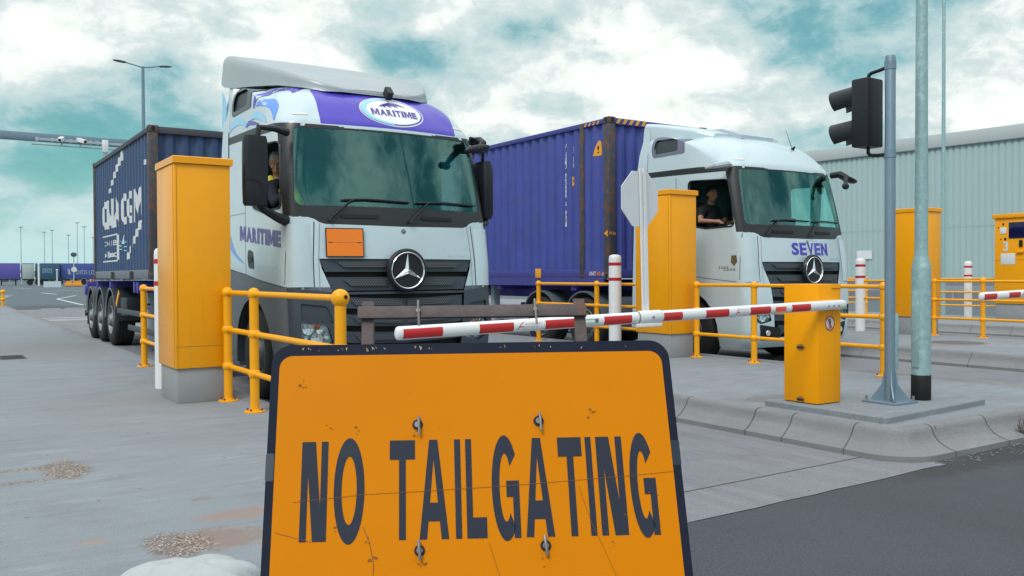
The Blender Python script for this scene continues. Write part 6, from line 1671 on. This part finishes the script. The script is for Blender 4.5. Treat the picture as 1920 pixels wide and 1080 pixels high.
g = B().prism([(-.3, 0), (.3, 0), (.18, .45), (.1, .85), (-.1, .85), (-.18, .45)], 'xz', 0, 2.2); o = obj('concrete_barrier', g.xform(Matrix.Rotation(R(-90), 4, 'Z')), BLUEGREY); o.location = (13.4, 140, 0); tag(o, 'low pale concrete barrier block in the far yard', 'barrier')
# ragged line of distant trees
b = B(); random.seed(5)
TREEM = mat('far_tree_green', (.10, .16, .15), .9, var=.25, vscale=.3)
for i in range(900):
    x = random.uniform(-120, 140); y = 330 + random.uniform(0, 25); h = 3.0 + 3.2 * noise.noise(Vector((x * .05, 1, 0))) + 2.0; z = random.uniform(0, max(1.5, h)); s = random.uniform(.7, 1.6)
    a = Vector((random.uniform(-1, 1), random.uniform(-1, 1), random.uniform(-1, 1))).normalized(); u = a.orthogonal().normalized(); v = a.cross(u)
    b.bm.faces.new([b.bm.verts.new(Vector((x, y, z)) + u * s * c + v * s * d) for c, d in ((-1, -.4), (.2, -1), (1, .1), (.3, .9), (-.7, .7))])
tag(obj('far_trees', b, TREEM, fix=False), 'low ragged line of distant trees behind the far trailers', 'trees', kind='stuff')

# ------------------------------------------------------------------ small things on the ground
t = thing('drain_grate', 'dark iron drain grate set in the pavement at the left edge', 'grate', (1.03, 15.35, .2))
b = B().box(-.17, .17, -.36, -.33, 0, .006).box(-.17, .17, .33, .36, 0, .006)
b.box(-.17, -.14, -.33, .33, 0, .006).box(.14, .17, -.33, .33, 0, .006); obj('frame', b, mat('cast_iron', (.05, .052, .055), .7), t)
b = B()
for i in range(12): b.box(-.14, .14, -.32 + i * .054, -.295 + i * .054, .001, .005)
obj('bars', b, mat('cast_iron', (.05, .052, .055), .7), t); obj('pit', B().sheet([(-.14, -.33), (.14, -.33), (.14, .33), (-.14, .33)], 'xy', .0005), DARK, t)
t = thing('access_cover', 'dark round access cover in the pavement right of the lamp column', 'cover', (14.9, 8.5, .2))
obj('lid', B().lathe([(.42, .004), (.40, .010), (0, .011)], (0, 0, 0), n=28), mat('cover_iron', (.10, .10, .105), .7, var=.2), t); obj('ring', B().lathe([(.50, 0), (.49, .006), (.43, .006), (.43, 0)], (0, 0, 0), n=28), mat('cover_ring', (.20, .17, .14), .8), t)
# weed by the kerb and a scrap of orange litter
b = B(); random.seed(8)
for i in range(26):
    a = random.uniform(0, 2 * math.pi); L = random.uniform(.08, .20); tilt = random.uniform(.1, .8); p = Vector((random.gauss(0, .03), random.gauss(0, .02), 0)); tip = p + Vector((math.cos(a) * L * tilt, math.sin(a) * L * tilt, L))
    b.tube([p, (p + tip) / 2 + Vector((0, 0, .01)), tip], [.003, .002, .0012], 4)
    for k in range(6):
        q_ = p + (tip - p) * random.uniform(.35, 1.0); d = Vector((random.uniform(-1, 1), random.uniform(-1, 1), random.uniform(-.2, .6))).normalized(); s = random.uniform(.010, .022); u = d.orthogonal().normalized()
        b.bm.faces.new([b.bm.verts.new(q_ + v) for v in (Vector((0, 0, 0)), d * s * .5 + u * s * .3, d * s, d * s * .5 - u * s * .3)])
o = obj('weed', b, mat('weed_brown_green', (.09, .08, .06), .8, var=.4, vscale=40), fix=False); o.location = (7.72, 3.82, 0); tag(o, 'scruffy dark weed growing at the kerb foot at right edge', 'plant')
b = B().sheet([(-.05, -.03), (.04, -.04), (.06, .02), (.0, .04), (-.06, .02)], 'xy', 0)
for v in b.bm.verts: v.co.z = random.uniform(.004, .02)
thick(b, .002); o = obj('litter', b, mat('litter_orange', (.72, .13, .03), .6)); o.location = (7.62, 3.70, .003); tag(o, 'scrap of orange litter beside the weed at the kerb', 'litter')
b = B()
for i in range(160):
    x = random.uniform(6.2, 9.2); y = 3.74 - abs(random.gauss(0, .10)); s = random.uniform(.004, .014); b.sph((x, y, s * .4), s, 6, 4, (1, random.uniform(.6, 1), .6))
tag(obj('gravel', b, mat('grit_grey', (.16, .16, .165), .9, var=.4, vscale=30)), 'loose grit gathered along the kerb foot', 'gravel', kind='stuff')
